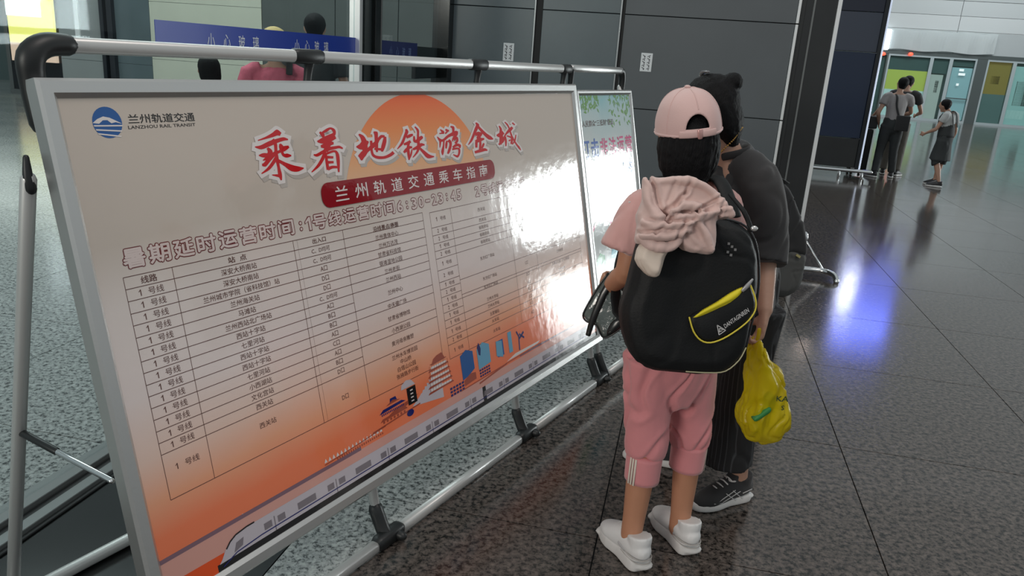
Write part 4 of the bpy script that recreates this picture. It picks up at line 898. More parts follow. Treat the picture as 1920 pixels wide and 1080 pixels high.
# ================================================================== PEOPLE
SKIN = mat('tanned_skin', (0.46, 0.22, 0.13), 0.5, vary=0.08, vscale=20)
SKIN2 = mat('warm_skin', (0.45, 0.26, 0.185), 0.5, vary=0.08, vscale=20)
HAIR = mat('black_hair', (0.005, 0.005, 0.006), 0.62, spec=0.18, bump=0.5, bscale=60, stretch=(6, 6, 0.7))
PINKS = mat('rose_pink_cotton', (0.62, 0.235, 0.25), 0.85, vary=0.10, vscale=12, bump=0.06, bscale=220, sheen=0.3)
PINKT = mat('soft_pink_cotton', (0.56, 0.31, 0.29), 0.85, vary=0.08, vscale=10, sheen=0.3)
PINKC = mat('pale_pink_twill', (0.62, 0.425, 0.405), 0.8, vary=0.06, vscale=14, bump=0.08, bscale=300, sheen=0.2)
PINKJ = mat('pale_pink_jacket_cloth', (0.60, 0.43, 0.395), 0.8, vary=0.07, vscale=9, bump=0.05, bscale=150, sheen=0.2)
CREAM = mat('cream_lining', (0.66, 0.56, 0.48), 0.8)
WSHOE = mat('white_shoe_leather', (0.70, 0.70, 0.70), 0.5, vary=0.06, vscale=25)
WSOLE = mat('white_rubber_sole', (0.62, 0.61, 0.60), 0.6)
BLK = mat('black_cotton', (0.020, 0.020, 0.022), 0.85, vary=0.2, vscale=12, sheen=0.15)
BLKBAG = mat('black_nylon', (0.006, 0.007, 0.008), 0.6, spec=0.3, vary=0.25, vscale=8, bump=0.10, bscale=180)
EYEW = mat('eye_white', (0.7, 0.7, 0.68), 0.3); LIP = mat('lip', (0.40, 0.14, 0.12), 0.5)

def hand(bm, wrist, d, palm, thumb, L=0.165, curl=0.5, rk=1.0):
    """palm plus five separate bent fingers; d along hand, palm = palm normal, thumb = side of the thumb"""
    d = V(d).normalized(); palm = V(palm); palm = (palm - d * palm.dot(d)).normalized(); th = V(thumb); th = (th - d * th.dot(d) - palm * th.dot(palm)).normalized()
    w = V(wrist); kn = w + d * L * 0.48
    tube(bm, [(*w, L * .135 * rk, L * .10 * rk), (*(w + d * L * .22), L * .22 * rk, L * .085 * rk), (*kn, L * .235 * rk, L * .07 * rk)], 12, ref=th)
    for k, (off, ln, r) in enumerate(((.17, .46, .052), (.06, .52, .054), (-.06, .48, .052), (-.17, .38, .046))):
        p = kn + th * off * L; a = 0.25 + curl * 0.3; P = [(*(p - d * L * .06), L * r * rk * 1.05)]
        for sgi, fr in enumerate((.42, .33, .25)):
            a_ = curl * (0.5 + sgi) * 0.9; dd = d * math.cos(a_) + palm * math.sin(a_)
            p = p + dd * ln * L * fr; P.append((*p, L * r * rk * (1 - .12 * (sgi + 1))))
        tube(bm, P, 8, sub=1)
    p = w + d * L * .12 + th * L * .12; P = [(*p, L * .07 * rk)]
    for a_, f in ((0.75, .22), (0.45, .18), (0.2 + curl * .2, .14)):
        dd = (d * math.cos(a_) + th * math.sin(a_) + palm * curl * 0.35).normalized(); p = p + dd * L * f; P.append((*p, L * .056 * rk))
    tube(bm, P, 8, sub=1)

def head(bm, c, f, up, s=1.0):
    """skull with brow, nose, mouth, chin and ears; c = centre, f = facing, up = crown direction"""
    f = V(f).normalized(); up = (V(up) - f * V(up).dot(f)).normalized(); r = f.cross(up)
    M = Matrix((r, f, up)).transposed()
    P = lambda x, y, z: V(c) + (r * x + f * y + up * z) * s
    ball(bm, P(0, -0.008, 0.022), 0.075 * s, 0.092 * s, 0.085 * s, M)
    tube(bm, [(*P(0, 0.012, 0.02), .070 * s, .078 * s), (*P(0, 0.018, -0.045), .060 * s, .066 * s), (*P(0, 0.034, -0.088), .036 * s, .040 * s)], 14, ref=r)
    tube(bm, [(*P(0, 0.088, 0.012), .008 * s), (*P(0, 0.103, -0.016), .012 * s), (*P(0, 0.098, -0.024), .013 * s)], 8, sub=1)
    tube(bm, [(*P(-.035, 0.076, 0.030), .010 * s), (*P(.035, 0.076, 0.030), .010 * s)], 8, sub=1)
    tube(bm, [(*P(-.020, 0.083, -0.050), .007 * s), (*P(.020, 0.083, -0.050), .007 * s)], 8, sub=1)
    for q in (-1, 1): tube(bm, [(*P(q * .076, -.006, .018), .008 * s, .017 * s), (*P(q * .080, -.004, -.004), .008 * s, .016 * s), (*P(q * .074, 0.0, -.026), .006 * s, .010 * s)], 10, ref=r)
    return P, M

def shoe(root, name, heel, d, L, up_m, sole_m, chunky=1.0, W=0.048, high=0.07):
    d = V(d).normalized(); r = V((d.y, -d.x, 0)); heel = V(heel); heel.z = 0
    P = lambda x, y, z: heel + r * x + d * y + EZ * z
    sh_ = empty(name, heel, 0); sh_.parent = root; sh_.matrix_local = root_of(root).inverted() @ Matrix.Translation(heel)
    hs = 0.022 * chunky
    bm = bmesh.new()
    out = [(-0.028, 0.002), (0.028, 0.002), (W * .86, L * .14), (W * .84, L * .42), (W * 1.0, L * .66), (W * .80, L * .88), (W * .3, L), (-W * .3, L), (-W * .80, L * .88), (-W * 1.0, L * .66), (-W * .82, L * .42), (-W * .86, L * .14)]
    wav = 0.006 * chunky
    inflate(bm, out, heel + EZ * 0.0015, r, d, EZ, [(0.0, 0.006), (0.004, 0.0), (hs * .5, -0.001), (hs, .001), (hs + 0.008, 0.008)])
    for k in range(int(L / 0.045) if L * .8 > .045 * (int(L / .045) - 1) else int(L / 0.045) - 1): ball(bm, P(0, 0.012 + 0.045 * k, hs * 0.62), W * (0.86 if k in (0, 1, 2) else 1.03), 0.026, 0.010 * chunky, seg=12, rings=8)
    voxel('sole', bm, sole_m, sh_, 0.0042, 1)
    bm = bmesh.new()
    tube(bm, [(*P(0, 0.016, hs + 0.034), .033, .036), (*P(0, L * .20, hs + 0.034), W * .84, .042), (*P(0, L * .40, hs + 0.030), W * .84, .045), (*P(0, L * .58, hs + 0.020), W * .95, .038), (*P(0, L * .76, hs + 0.010), W * .96, .030), (*P(0, L * .90, hs + .004), W * .70, .022)], 20, ref=r)
    tube(bm, [(*P(0, L * .13, hs + .03), .034, .034), (*P(0, L * .135, high + hs + .004), .036, .040), (*P(0, L * .15, high + hs + .018), .037, .043)], 18, ref=r, cap='flat', sub=1)
    tube(bm, [(*P(0, L * .42, hs + .05), .026, .02), (*P(0, L * .33, high + hs + .016), .027, .013), (*P(0, L * .30, high + hs + .030), .024, .008)], 14, ref=r, cap='round')
    voxel('upper', bm, up_m, sh_, 0.0045, 2)
    bm = bmesh.new()
    for k in range(4):
        y = L * (.40 + .075 * k); z = hs + 0.080 - .009 * k
        tube(bm, [(*P(-.018, y, z - .006), .003), (*P(0, y + .004, z + .001), .003), (*P(.018, y, z - .006), .003)], 6)
    tube(bm, [(*P(-.006, L * .40, z + .02), .0028), (*P(-.026, L * .36, z + .022), .0028), (*P(-.012, L * .42, z + .020), .0028), (*P(.022, L * .37, z + .022), .0028), (*P(.004, L * .42, z + .02), .0028)], 6)
    finish('laces', bm, sole_m, sh_, True)
    return sh_, P

def eyes(root, P, s):
    for q in (-1, 1):
        bm = bmesh.new(); ball(bm, P(q * .030, .076, .012), .0125 * s, seg=10, rings=8); e = finish('eye', bm, EYEW, root, True)
        bm = bmesh.new(); ball(bm, P(q * .030, .085, .012), .006 * s, seg=8, rings=6); finish('iris', bm, INK, e, True)

def figure(label, J, f, s, skin, top, bottom, hairm=HAIR, group=None, top_sleeve=0.5, leg_end='ankle', skirt=False, shoes=(BLK, WSOLE), vox=0.012, hair='short', hf=None, girth=1.0, eye=True):
    """J: world joints. builds one continuous body, hair, top, trousers, shoes"""
    f = V(f).normalized(); r = f.cross(EZ).normalized(); J = {k: V(v) for k, v in J.items()}
    base = (J['anL'] + J['anR']) / 2; base.z = 0
    root = empty('person', base, math.atan2(-f.x, f.y), label, 'person', group)
    g = s * girth
    bm = bmesh.new()
    hf = V(hf) if hf is not None else f
    hup = (J['head'] - J['neck']).normalized()
    P, M = head(bm, J['head'], hf, hup, s)
    tube(bm, [(*(J['neck'] - EZ * .02 * s), .052 * s), (*J['head'].lerp(J['neck'], .55), .046 * s), (*J['head'], .044 * s)], 12)
    tube(bm, [(*J['pelvis'], .135 * g, .095 * g), (*J['pelvis'].lerp(J['neck'], .35), .110 * g, .082 * g), (*J['pelvis'].lerp(J['neck'], .72), .138 * g, .090 * g), (*J['pelvis'].lerp(J['neck'], .93), .10 * g, .060 * g)], 18, ref=r)
    for S in 'LR':
        sg = -1 if S == 'L' else 1
        tube(bm, [(*J['hip' + S], .082 * g), (*J['hip' + S].lerp(J['kn' + S], .5), .068 * g), (*J['kn' + S], .050 * s), (*J['kn' + S].lerp(J['an' + S], .35), .051 * s), (*J['an' + S].lerp(J['kn' + S], .12), .032 * s), (*(J['an' + S] - EZ * .03 * s), .032 * s)], 14)
        tube(bm, [(*J['sh' + S].lerp(J['neck'], .4), .045 * s), (*J['sh' + S], .046 * s), (*J['sh' + S].lerp(J['el' + S], .5), .039 * s), (*J['el' + S], .032 * s), (*J['el' + S].lerp(J['wr' + S], .3), .033 * s), (*J['wr' + S], .023 * s)], 12)
        hd = J.get('hd' + S, (J['wr' + S] - J['el' + S])); pn = J.get('pn' + S, -r * sg); tt = J.get('tt' + S, f)
        hand(bm, J['wr' + S], hd, pn, tt, L=.165 * s, curl=J.get('cu' + S, V((.45, 0, 0)))[0])
        tube(bm, [(*(J['an' + S] - EZ * .03 * s), .026 * s, .022 * s), (*(J['an' + S] + V(J['ft' + S]).normalized() * .08 * s - EZ * (J['an' + S].z - .04)), .022 * s, .014 * s)], 12, sub=1)
    voxel('body', bm, skin, root, vox, 3)
    if eye: eyes(root, P, s)
    # hair
    bm = bmesh.new()
    ball(bm, P(0, -.020, .034), .084 * s, .090 * s, .087 * s, M)
    if hair != 'short':
        tube(bm, [(*P(0, -.035, .02), .083 * s, .07 * s), (*P(0, -.048, -.05), .078 * s, .052 * s), (*P(0, -.045, -.095), .055 * s, .03 * s)], 16, ref=M.col[0])
    else: tube(bm, [(*P(0, -.040, .01), .074 * s, .055 * s), (*P(0, -.045, -.045), .058 * s, .035 * s)], 14, ref=M.col[0])
    if hair == 'bun': ball(bm, P(.0, -.098, .070), .032 * s, .030 * s, .030 * s, M)
    voxel('hair', bm, hairm, root, vox * .7, 2, crease=folds(.0035 * s, 60, hup, .6))
    # top
    if top:
        bm = bmesh.new(); m = .018 * s
        lo = J['pelvis'] - EZ * .03 * s
        tube(bm, [(*lo, .150 * g, .115 * g), (*J['pelvis'].lerp(J['neck'], .25), .138 * g, .108 * g), (*J['pelvis'].lerp(J['neck'], .62), .155 * g, .112 * g), (*J['pelvis'].lerp(J['neck'], .86), .145 * g, .092 * g), (*J['pelvis'].lerp(J['neck'], .98), .075 * g, .062 * g)], 20, ref=r, cap='flat')
        for S in 'LR':
            a, e = J['sh' + S], J['el' + S]
            end = a.lerp(e, min(1, top_sleeve)) if top_sleeve <= 1 else e.lerp(J['wr' + S], top_sleeve - 1)
            pts = [(*a.lerp(J['neck'], .45), .055 * s), (*a, .062 * s)]
            if top_sleeve > 1: pts.append((*e, .050 * s))
            pts.append((*end, (.062 if top_sleeve <= 1 else .042) * s)); tube(bm, pts, 14, cap='flat', sub=2)
        voxel('shirt', bm, top, root, vox, 2, crease=folds(.006 * s, 9, EZ, .8, seed=base.x))
    if bottom:
        bm = bmesh.new()
        tube(bm, [(*(J['pelvis'] + EZ * .07 * s), .142 * g, .108 * g), (*J['pelvis'], .158 * g, .122 * g), (*((J['hipL'] + J['hipR']) / 2 - EZ * .03), .160 * g, .120 * g)], 20, ref=r)
        for S in 'LR':
            h, k, a = J['hip' + S], J['kn' + S], J['an' + S]
            if leg_end == 'knee': P_ = [(*h, .098 * g), (*h.lerp(k, .5), .092 * g), (*k.lerp(h, .0), .088 * s), (*k.lerp(a, .12), .088 * s)]
            else: P_ = [(*h, .098 * g), (*h.lerp(k, .5), .086 * g), (*k, .070 * s), (*k.lerp(a, .5), .064 * s), (*(a + EZ * .01), .060 * s)]
            tube(bm, P_, 16, cap='flat')
        if skirt: tube(bm, [(*J['pelvis'], .14 * g, .11 * g), (*((J['knL'] + J['knR']) / 2 + EZ * .02), .20 * g, .17 * g)], 20, ref=r, cap='flat', sub=1)
        voxel('trousers', bm, bottom, root, vox, 2, crease=folds(.007 * s, 8, EZ, .8, seed=base.y))
    for S in 'LR':
        fd = V(J['ft' + S]).normalized(); hl = J['an' + S] - fd * .045 * s
        shoe(root, 'shoe', hl, fd, .25 * s, shoes[0], shoes[1], W=.045 * s, high=.06 * s)
    return root, P, M

def pose(x, y, deg, h, **kw):
    """relaxed standing joints, facing deg (0 = +Y, positive to the left)"""
    a = math.radians(deg); f = V((-math.sin(a), math.cos(a), 0)); r = f.cross(EZ); b = V((x, y, 0))
    Q = lambda X, Y, Z: b + (r * X + f * Y + EZ * Z) * h
    J = dict(head=Q(0, .012, .925), neck=Q(0, -.005, .835), pelvis=Q(0, 0, .555))
    for S, q in (('L', -1), ('R', 1)):
        J['sh' + S] = Q(q * .112, -.005, .80); J['el' + S] = Q(q * .145, -.015, .63); J['wr' + S] = Q(q * .150, .03, .485)
        J['hip' + S] = Q(q * .052, 0, .52); J['kn' + S] = Q(q * .060, .01, .285); J['an' + S] = Q(q * .062, -.01, .05); J['ft' + S] = (f * 1.0 + r * q * .25)
    for k, v in kw.items(): J[k] = Q(*v) if k[:2] not in ('ft', 'hd', 'pn', 'tt', 'cu') else (r * v[0] + f * v[1] + EZ * v[2] if k[:2] != 'cu' else V(v))
    return J, f

# ---- the cap wearer in pink ------------------------------------------------
GFd = V((-.40, .916, 0)).normalized(); GR = GFd.cross(EZ)
GJ = dict(head=(.457, 2.20, 1.318), neck=(.475, 2.205, 1.185), pelvis=(.492, 2.165, .735),
    shL=(.345, 2.145, 1.115), shR=(.600, 2.245, 1.125), elL=(.322, 2.135, .935), elR=(.665, 2.33, .93), wrL=(.290, 2.27, .835), wrR=(.61, 2.45, .90),
    hipL=(.420, 2.13, .690), hipR=(.562, 2.19, .690), knL=(.439, 2.133, .385), knR=(.595, 2.222, .385), anL=(.428, 2.115, .085), anR=(.600, 2.215, .085),
    ftL=(-.46, .89, 0), ftR=(-.36, .93, 0), pnL=GR, pnR=-GR, hdL=(-.1, 1, .1), cuL=(1.2, 0, 0), cuR=(.6, 0, 0))
GJ = {k: V(v) for k, v in GJ.items()}
base = V((.515, 2.165, 0))
girl = empty('person', base, math.atan2(.40, .916), 'person in cropped pink trousers and pale pink cap, back turned, reading the long board', 'person')
bm = bmesh.new()
HG = V((-.13, .99, -.10)); GS = .93
Pg, Mg = head(bm, GJ['head'], HG, (-.02, .06, 1), GS)
tube(bm, [(*(GJ['neck'] - EZ * .03), .050), (*GJ['neck'].lerp(GJ['head'], .4), .041), (*GJ['head'], .040)], 14)
tube(bm, [(*GJ['pelvis'], .115, .080), (*V((.488, 2.175, .92)), .100, .072), (*V((.478, 2.19, 1.06)), .118, .075), (*V((.474, 2.20, 1.15)), .080, .050)], 18, ref=GR)
for S in 'LR':
    tube(bm, [(*GJ['hip' + S], .055), (*GJ['hip' + S].lerp(GJ['kn' + S], .5), .042), (*GJ['kn' + S], .040), (*GJ['kn' + S].lerp(GJ['an' + S], .35), .0425), (*GJ['kn' + S].lerp(GJ['an' + S], .75), .036), (*(GJ['an' + S] + EZ * .02), .034), (*(GJ['an' + S] - EZ * .03), .034)], 16)
    tube(bm, [(*GJ['sh' + S].lerp(GJ['neck'], .4), .040), (*GJ['sh' + S], .041), (*GJ['sh' + S].lerp(GJ['el' + S], .5), .037), (*GJ['el' + S], .032), (*GJ['el' + S].lerp(GJ['wr' + S], .3), .031), (*GJ['wr' + S], .022)], 14)
    hand(bm, GJ['wr' + S], GJ['hdL'] if S == 'L' else GJ['wr' + S] - GJ['el' + S], GJ['pn' + S], GFd, L=.15, curl=GJ['cu' + S][0])
    tube(bm, [(*(GJ['an' + S] - EZ * .03), .026, .022), (*(GJ['an' + S] + GJ['ft' + S].normalized() * .08 - EZ * .04), .022, .014)], 12, sub=1)
voxel('body', bm, SKIN, girl, .0065, 4)
eyes(girl, Pg, GS)
# bobbed hair under the cap
bm = bmesh.new()
tube(bm, [(*Pg(0, -.012, .06), .062, .070), (*Pg(0, -.018, .02), .076, .084), (*Pg(0, -.024, -.03), .086, .086), (*Pg(0, -.030, -.080), .082, .070), (*Pg(0, -.030, -.108), .070, .054)], 22, ref=Mg.col[0])
hs_ = [V((math.cos(t) * .06, math.sin(t) * .05, 0)) for t in [k * .7 for k in range(9)]]
voxel('hair', bm, HAIR, girl, .005, 2, crease=lambda co: .004 * noise.noise(V((math.atan2(co.x - GJ['head'].x, co.y - GJ['head'].y) * 9, 0, co.z * 3))) + .002 * noise.noise(co * 70))
# cap: dome with arched opening, adjustable strap, brim and button
cap = empty('cap', Pg(0, 0, .05), 0); cap.parent = girl; cap.matrix_local = root_of(girl).inverted() @ Matrix.Translation(Pg(0, 0, .05))
CR, CF, CU = Mg.col[0].copy(), Mg.col[1].copy(), Mg.col[2].copy()
tl = math.radians(-9); CU2 = CU * math.cos(tl) + CF * math.sin(tl); CF2 = CF * math.cos(tl) - CU * math.sin(tl)   # worn tipped
tr_ = math.radians(-9); CU3 = CU2 * math.cos(tr_) - CR * math.sin(tr_) * -1; CU3 = CU2 * math.cos(tr_) + CR * math.sin(tr_); CR3 = CR * math.cos(tr_) - CU2 * math.sin(tr_)
CC = Pg(0, -.008, .022)
def cp(az, el, k=1.0):
    ca, sa = math.cos(az), math.sin(az); ce, se = math.cos(el), math.sin(el)
    x = .0900 * ca * (abs(ce) ** .82); y = .104 * sa * (abs(ce) ** .82); z = .112 * se ** .92 if se > 0 else .118 * se
    sm = 1 + .015 * math.cos(6 * az) * ce + .010 * noise.noise(V((az * 1.5, el * 3, 2)))
    return CC + (CR3 * x + CF2 * y) * sm * k + CU3 * (z * k)
bm = bmesh.new(); NA, NE = 144, 44; gr = {}
for i in range(NA):
    for j in range(NE): gr[i, j] = bm.verts.new(cp(2 * math.pi * i / NA, -0.06 + (math.pi / 2 - .03) * j / (NE - 1)))
topv = bm.verts.new(CC + CU3 * .1125)
A0_, E0_, RA_ = math.radians(267), .10, .37
def inside(i, j, q=0.0):
    az = 2 * math.pi * (i + q) / NA; el = -0.06 + (math.pi / 2 - .03) * (j + q) / (NE - 1); da = (az - A0_ + math.pi) % (2 * math.pi) - math.pi
    return da, el, math.hypot(da / RA_, (el - E0_) / RA_)
for i in range(NA):
    for j in range(NE - 1):
        if j >= 5 and inside(i, j, .5)[2] < 1: continue
        bm.faces.new((gr[i, j], gr[(i + 1) % NA, j], gr[(i + 1) % NA, j + 1], gr[i, j + 1]))
    bm.faces.new((gr[i, NE - 1], gr[(i + 1) % NA, NE - 1], topv))
for (i, j), v in gr.items():
    da, el, q = inside(i, j)
    if j > 5 and v.link_faces and (q < 1 or (q < 1.10 and len(v.link_faces) < 4)): v.co = cp(A0_ + da / q, E0_ + (el - E0_) / q)
bmesh.ops.delete(bm, geom=[v for v in bm.verts if not v.link_faces], context='VERTS')
bmesh.ops.solidify(bm, geom=bm.faces[:], thickness=.003); bmesh.ops.recalc_face_normals(bm, faces=bm.faces)
finish('crown', bm, PINKC, cap, True)
for q in range(6):
    a = 2 * math.pi * q / 6 + math.radians(30)
    bm = bmesh.new(); tube(bm, [(*cp(a, -0.04 + 1.5 * t / 12, 1.003), .0013) for t in range(13) if not (abs((a - math.radians(267) + math.pi) % (2 * math.pi) - math.pi) < .2 and t < 5)], 6); finish('seam', bm, PINKC, cap, True)
bm = bmesh.new(); ball(bm, CC + CU3 * .1145, .009, .009, .005, seg=12, rings=8); finish('button', bm, PINKC, cap, True)
bm = bmesh.new()
pr = [cp(math.radians(267) + t * .09, .02, 1.035) for t in range(-6, 7)]
tube(bm, [(*p, .0095, .0022) for p in pr], 12, ref=CU3); finish('strap', bm, PINKC, cap, True)
bm = bmesh.new(); tube(bm, [(*(cp(math.radians(267) + .02, .02, 1.06) + CU3 * (.016 * t)), .0065, .003) for t in (-.7, .7)], 12, ref=CR3, sub=1, power=3.5); finish('buckle', bm, mat('pink_metal_buckle', (.62, .36, .34), .3, .5), cap, True)
bm = bmesh.new()
tube(bm, [(*(cp(az_, -.02, 1.0)),   .0035, .0035) for az_ in [math.radians(k) for k in range(0, 361, 15)]], 8, sub=1); finish('sweatband', bm, PINKC, cap, True)
bm = bmesh.new()
brim = [(-.080, .03), (-.062, .085), (-.050, .130), (-.02, .158), (.02, .158), (.050, .130), (.062, .085), (.080, .03)]
inflate(bm, brim, CC - CU3 * .004, CR3, CF2, CU3, [(0, .003), (.003, 0), (.006, .003)]); finish('brim', bm, PINKC, cap, True)
# pink top
bm = bmesh.new()
tube(bm, [(*V((.492, 2.165, .74)), .140, .108), (*V((.488, 2.172, .90)), .132, .100), (*V((.478, 2.19, 1.05)), .140, .098), (*V((.474, 2.20, 1.125)), .128, .078), (*V((.475, 2.205, 1.175)), .060, .052)], 22, ref=GR, cap='flat')
tube(bm, [(*GJ['shL'].lerp(GJ['neck'], .5), .042), (*(GJ['shL'] + EZ * .004), .050), (.318, 2.128, 1.05, .058, .058), (.298, 2.118, .995, .062, .062)], 18, cap='flat')
tube(bm, [(*GJ['shR'].lerp(GJ['neck'], .5), .042), (*GJ['shR'], .052), (*GJ['shR'].lerp(GJ['elR'], .6), .060)], 18, cap='flat')
voxel('shirt', bm, PINKT, girl, .0065, 3, crease=folds(.006, 13, (0, 0, 1), .9, 3))
for S, q in (('L', -1), ('R', 1)):
    bm = bmesh.new(); a = GJ['sh' + S]; tube(bm, [(*(a.lerp(GJ['neck'], .35) + EZ * .044), .010, .003), (*(a + EZ * .046 + GR * q * .006), .012, .003), (*(a + EZ * .02 + GR * q * .046), .012, .003)], 10, ref=GFd); finish('sleeve_stripe', bm, mat('grey_white_ribbon', (.55, .55, .54), .7), girl, True)
# cropped trousers
bm = bmesh.new()
tube(bm, [(*V((.492, 2.165, .80)), .122, .094), (*V((.492, 2.163, .72)), .132, .108), (*V((.492, 2.160, .66)), .134, .108), (*V((.495, 2.160, .60)), .124, .096)], 22, ref=GR)
LL = [(.424, 2.13, .68, .078, .086), (.424, 2.132, .58, .070, .080), (.432, 2.135, .49, .064, .074), (.438, 2.135, .42, .064, .072), (.440, 2.132, .375, .060, .066), (.440, 2.128, .356, .052, .058)]
RR = [(.556, 2.19, .68, .076, .084), (.572, 2.20, .58, .070, .080), (.584, 2.215, .49, .063, .073), (.592, 2.22, .42, .062, .070), (.595, 2.22, .375, .058, .064), (.595, 2.22, .356, .050, .055)]
tube(bm, LL, 20, cap='flat', ref=GR); tube(bm, RR, 20, cap='flat', ref=GR)
tr = voxel('trousers', bm, PINKS, girl, .006, 3, crease=folds(.013, 10, (0.30, 0.1, 1), 1.2, 8))
for P_ in (LL[-1], RR[-1]):
    bm = bmesh.new(); c0 = V(P_[:3]); tube(bm, [(*(c0 + EZ * .012), .0545, .059), (*(c0 - EZ * .03), .0535, .058), (*(c0 - EZ * .076), .0525, .057)], 24, cap='flat', ref=GR); finish('cuff', bm, PINKS, tr, True)
    for k in range(3):
        bm = bmesh.new(); a = math.radians(192 + 9.5 * k + (0 if P_ is LL[-1] else 150)); rad = GR * math.cos(a) + GFd * math.sin(a)
        if P_ is RR[-1]: a = math.radians(-20 - 9.5 * k); rad = GR * math.cos(a) + GFd * math.sin(a)
        tube(bm, [(*(c0 + V((rad.x, rad.y, 0)) .__mul__(.0565) + EZ * z), .0035, .0015) for z in (.010, -.076)], 8, ref=rad.cross(EZ), sub=1)
        finish('side_stripe', bm, mat('cream_stripe', (.66, .60, .52), .7), tr, True)
for S, hl, fd in (('L', (.462, 2.050, 0), (-.44, .90, 0)), ('R', (.634, 2.150, 0), (-.36, .93, 0))):
    sh_, P_ = shoe(girl, 'sneaker', hl, fd, .225, WSHOE, WSOLE, chunky=1.55, W=.046, high=.060)
    for zz in (.040, .052):
        bm = bmesh.new(); tube(bm, [(*P_(x, y, zz), .0016) for x, y in ((-.034, .075), (-.036, .04), (-.031, .004), (-.014, -.014), (.014, -.014), (.031, .004), (.036, .04), (.034, .075))], 6); finish('sole_groove', bm, mat('grey_groove', (.40, .38, .36), .7), sh_, True)
    bm = bmesh.new(); tube(bm, [(*P_(0, .004, .075), .016, .006), (*P_(0, .0, .098), .014, .006)], 10, ref=V((fd[1], -fd[0], 0)), sub=1); finish('heel_tab', bm, WSOLE, sh_, True)
    for q in (-1, 1):
        bm = bmesh.new(); tube(bm, [(*P_(q * .031, .030, .062), .008, .003), (*P_(q * .0345, .060, .058), .013, .0035), (*P_(q * .0345, .100, .062), .012, .0035), (*P_(q * .030, .140, .060), .006, .003)], 10, ref=EZ); finish('side_panel', bm, mat('grey_white_overlay', (.52, .52, .53), .6), sh_, True)

# ---- the black backpack -------------------------------------------------------
BC, Br, Bu, Bo = frame3((.485, 1.86, .92), (.05, -1, .1))
bp_ = empty('backpack', BC - Bo * .1, 0, 'large black backpack with yellow piped pocket on the back of the cap wearer', 'backpack')
PK = [(-0.150, 0.205), (-0.172, 0.15), (-0.190, 0.043), (-0.201, -0.006), (-0.199, -0.055), (-0.176, -0.12), (-0.148, -0.158), (-0.097, -0.178), (-0.023, -0.182), (0.038, -0.181), (0.083, -0.172), (0.12, -0.137), (0.137, -0.099), (0.143, -0.028), (0.148, 0.03), (0.146, 0.087), (0.134, 0.15), (0.115, 0.193), (0.083, 0.220), (0.03, 0.232), (-0.04, 0.235), (-0.11, 0.228)]
bm = bmesh.new(); inflate(bm, PK, BC + Br * .022, Br, Bu, Bo, [(-.195, .085), (-.185, .05), (-.15, .028), (-.10, .012)]); inflate(bm, PK, BC, Br, Bu, Bo, [(-.12, .012), (-.08, .002), (-.04, .003), (-.012, .018), (0, .045)])
voxel('main_body', bm, BLKBAG, bp_, .006, 4, crease=folds(.004, 10, Bu, .7, 5))
def onp(x, y, d=0.0): return BC + Br * x + Bu * y + Bo * d
PKT = [(-0.036, -0.019), (-0.023, -0.053), (-0.002, -0.075), (0.023, -0.08), (0.054, -0.068), (0.088, -0.043), (0.114, -0.017), (0.127, 0.009), (0.126, 0.033), (0.116, 0.057), (0.104, 0.078)]
MO = [(-0.031, -0.014), (-0.003, 0.006), (0.032, 0.021), (0.071, 0.044), (0.102, 0.056)]
bm = bmesh.new(); inflate(bm, PKT + [(0.087, 0.063), (0.06, 0.048), (0.027, 0.022), (-0.003, 0.004)], BC, Br, Bu, Bo, [(-.02, 0), (.004, .0), (.012, .006), (.014, .012)], 2)
pk = finish('front_pocket', bm, BLKBAG, bp_, True)
YELP = mat('yellow_piping', (.62, .52, .05), .5); YELL = mat('yellow_lining', (.72, .62, .02), .6); PIPG = mat('grey_yellow_piping', (.42, .40, .25), .5)
bm = bmesh.new(); tube(bm, [(*onp(x, y, .0125 if i else .008), .0022) for i, (x, y) in enumerate(PKT)], 8); finish('piping', bm, YELP, pk, True)
bm = bmesh.new(); inflate(bm, [(-0.029, -0.018), (-0.003, 0.004), (0.027, 0.024), (0.06, 0.050), (0.089, 0.066), (0.085, 0.050), (0.072, 0.036), (0.052, 0.019), (0.017, 0.001), (-0.009, -0.012)], BC, Br, Bu, Bo, [(.006, 0), (.013, .001), (.0165, .003)], 2); finish('yellow_opening', bm, YELL, pk, True)
bm = bmesh.new(); tube(bm, [(*onp(.087, .058, .017), .0045, .002), (*onp(.097, .071, .018), .006, .003), (*onp(.110, .088, .014), .003, .002)], 8); finish('zip_pull', bm, mat('grey_zip', (.35, .35, .36), .4, .4), pk, True)
s = Sheet(); s.texts([('DANTAGINREN', 0, 0, .073, .0115, 0.012, 'C', .15)], 1); a_ = math.atan2(.048, .058)
X_ = Br * math.cos(a_) + Bu * math.sin(a_); Y_ = Bu * math.cos(a_) - Br * math.sin(a_); O_ = onp(.081, -.0125, .0152)
TM = Matrix(((X_.x, Y_.x, Bo.x, O_.x), (X_.y, Y_.y, Bo.y, O_.y), (X_.z, Y_.z, Bo.z, O_.z), (0, 0, 0, 1)))
GW = mat('pale_grey_print', (.50, .50, .50), .5)
s.done('brand_lettering', GW, pk, root_of(bp_).inverted() @ TM)
s = Sheet(); s.path([(-.059, -.010), (-.049, .014), (-.039, -.010), (-.059, -.010)], .0022, 1); s.path([(-.054, -.006), (-.049, .004), (-.043, -.006)], .002, 1); s.path([(-.056, -.001), (-.047, -.006)], .002, 1.2); s.done('brand_mark', GW, pk, root_of(bp_).inverted() @ TM)
bm = bmesh.new(); tube(bm, [(*onp(x, y, d), .0018) for x, y, d in ((-0.023, -0.166, -.012), (0.038, -0.166, -.012), (0.080, -0.160, -.014), (0.112, -0.130, -.016), (0.128, -0.098, -.022))], 6); finish('lower_piping', bm, PIPG, bp_, True)
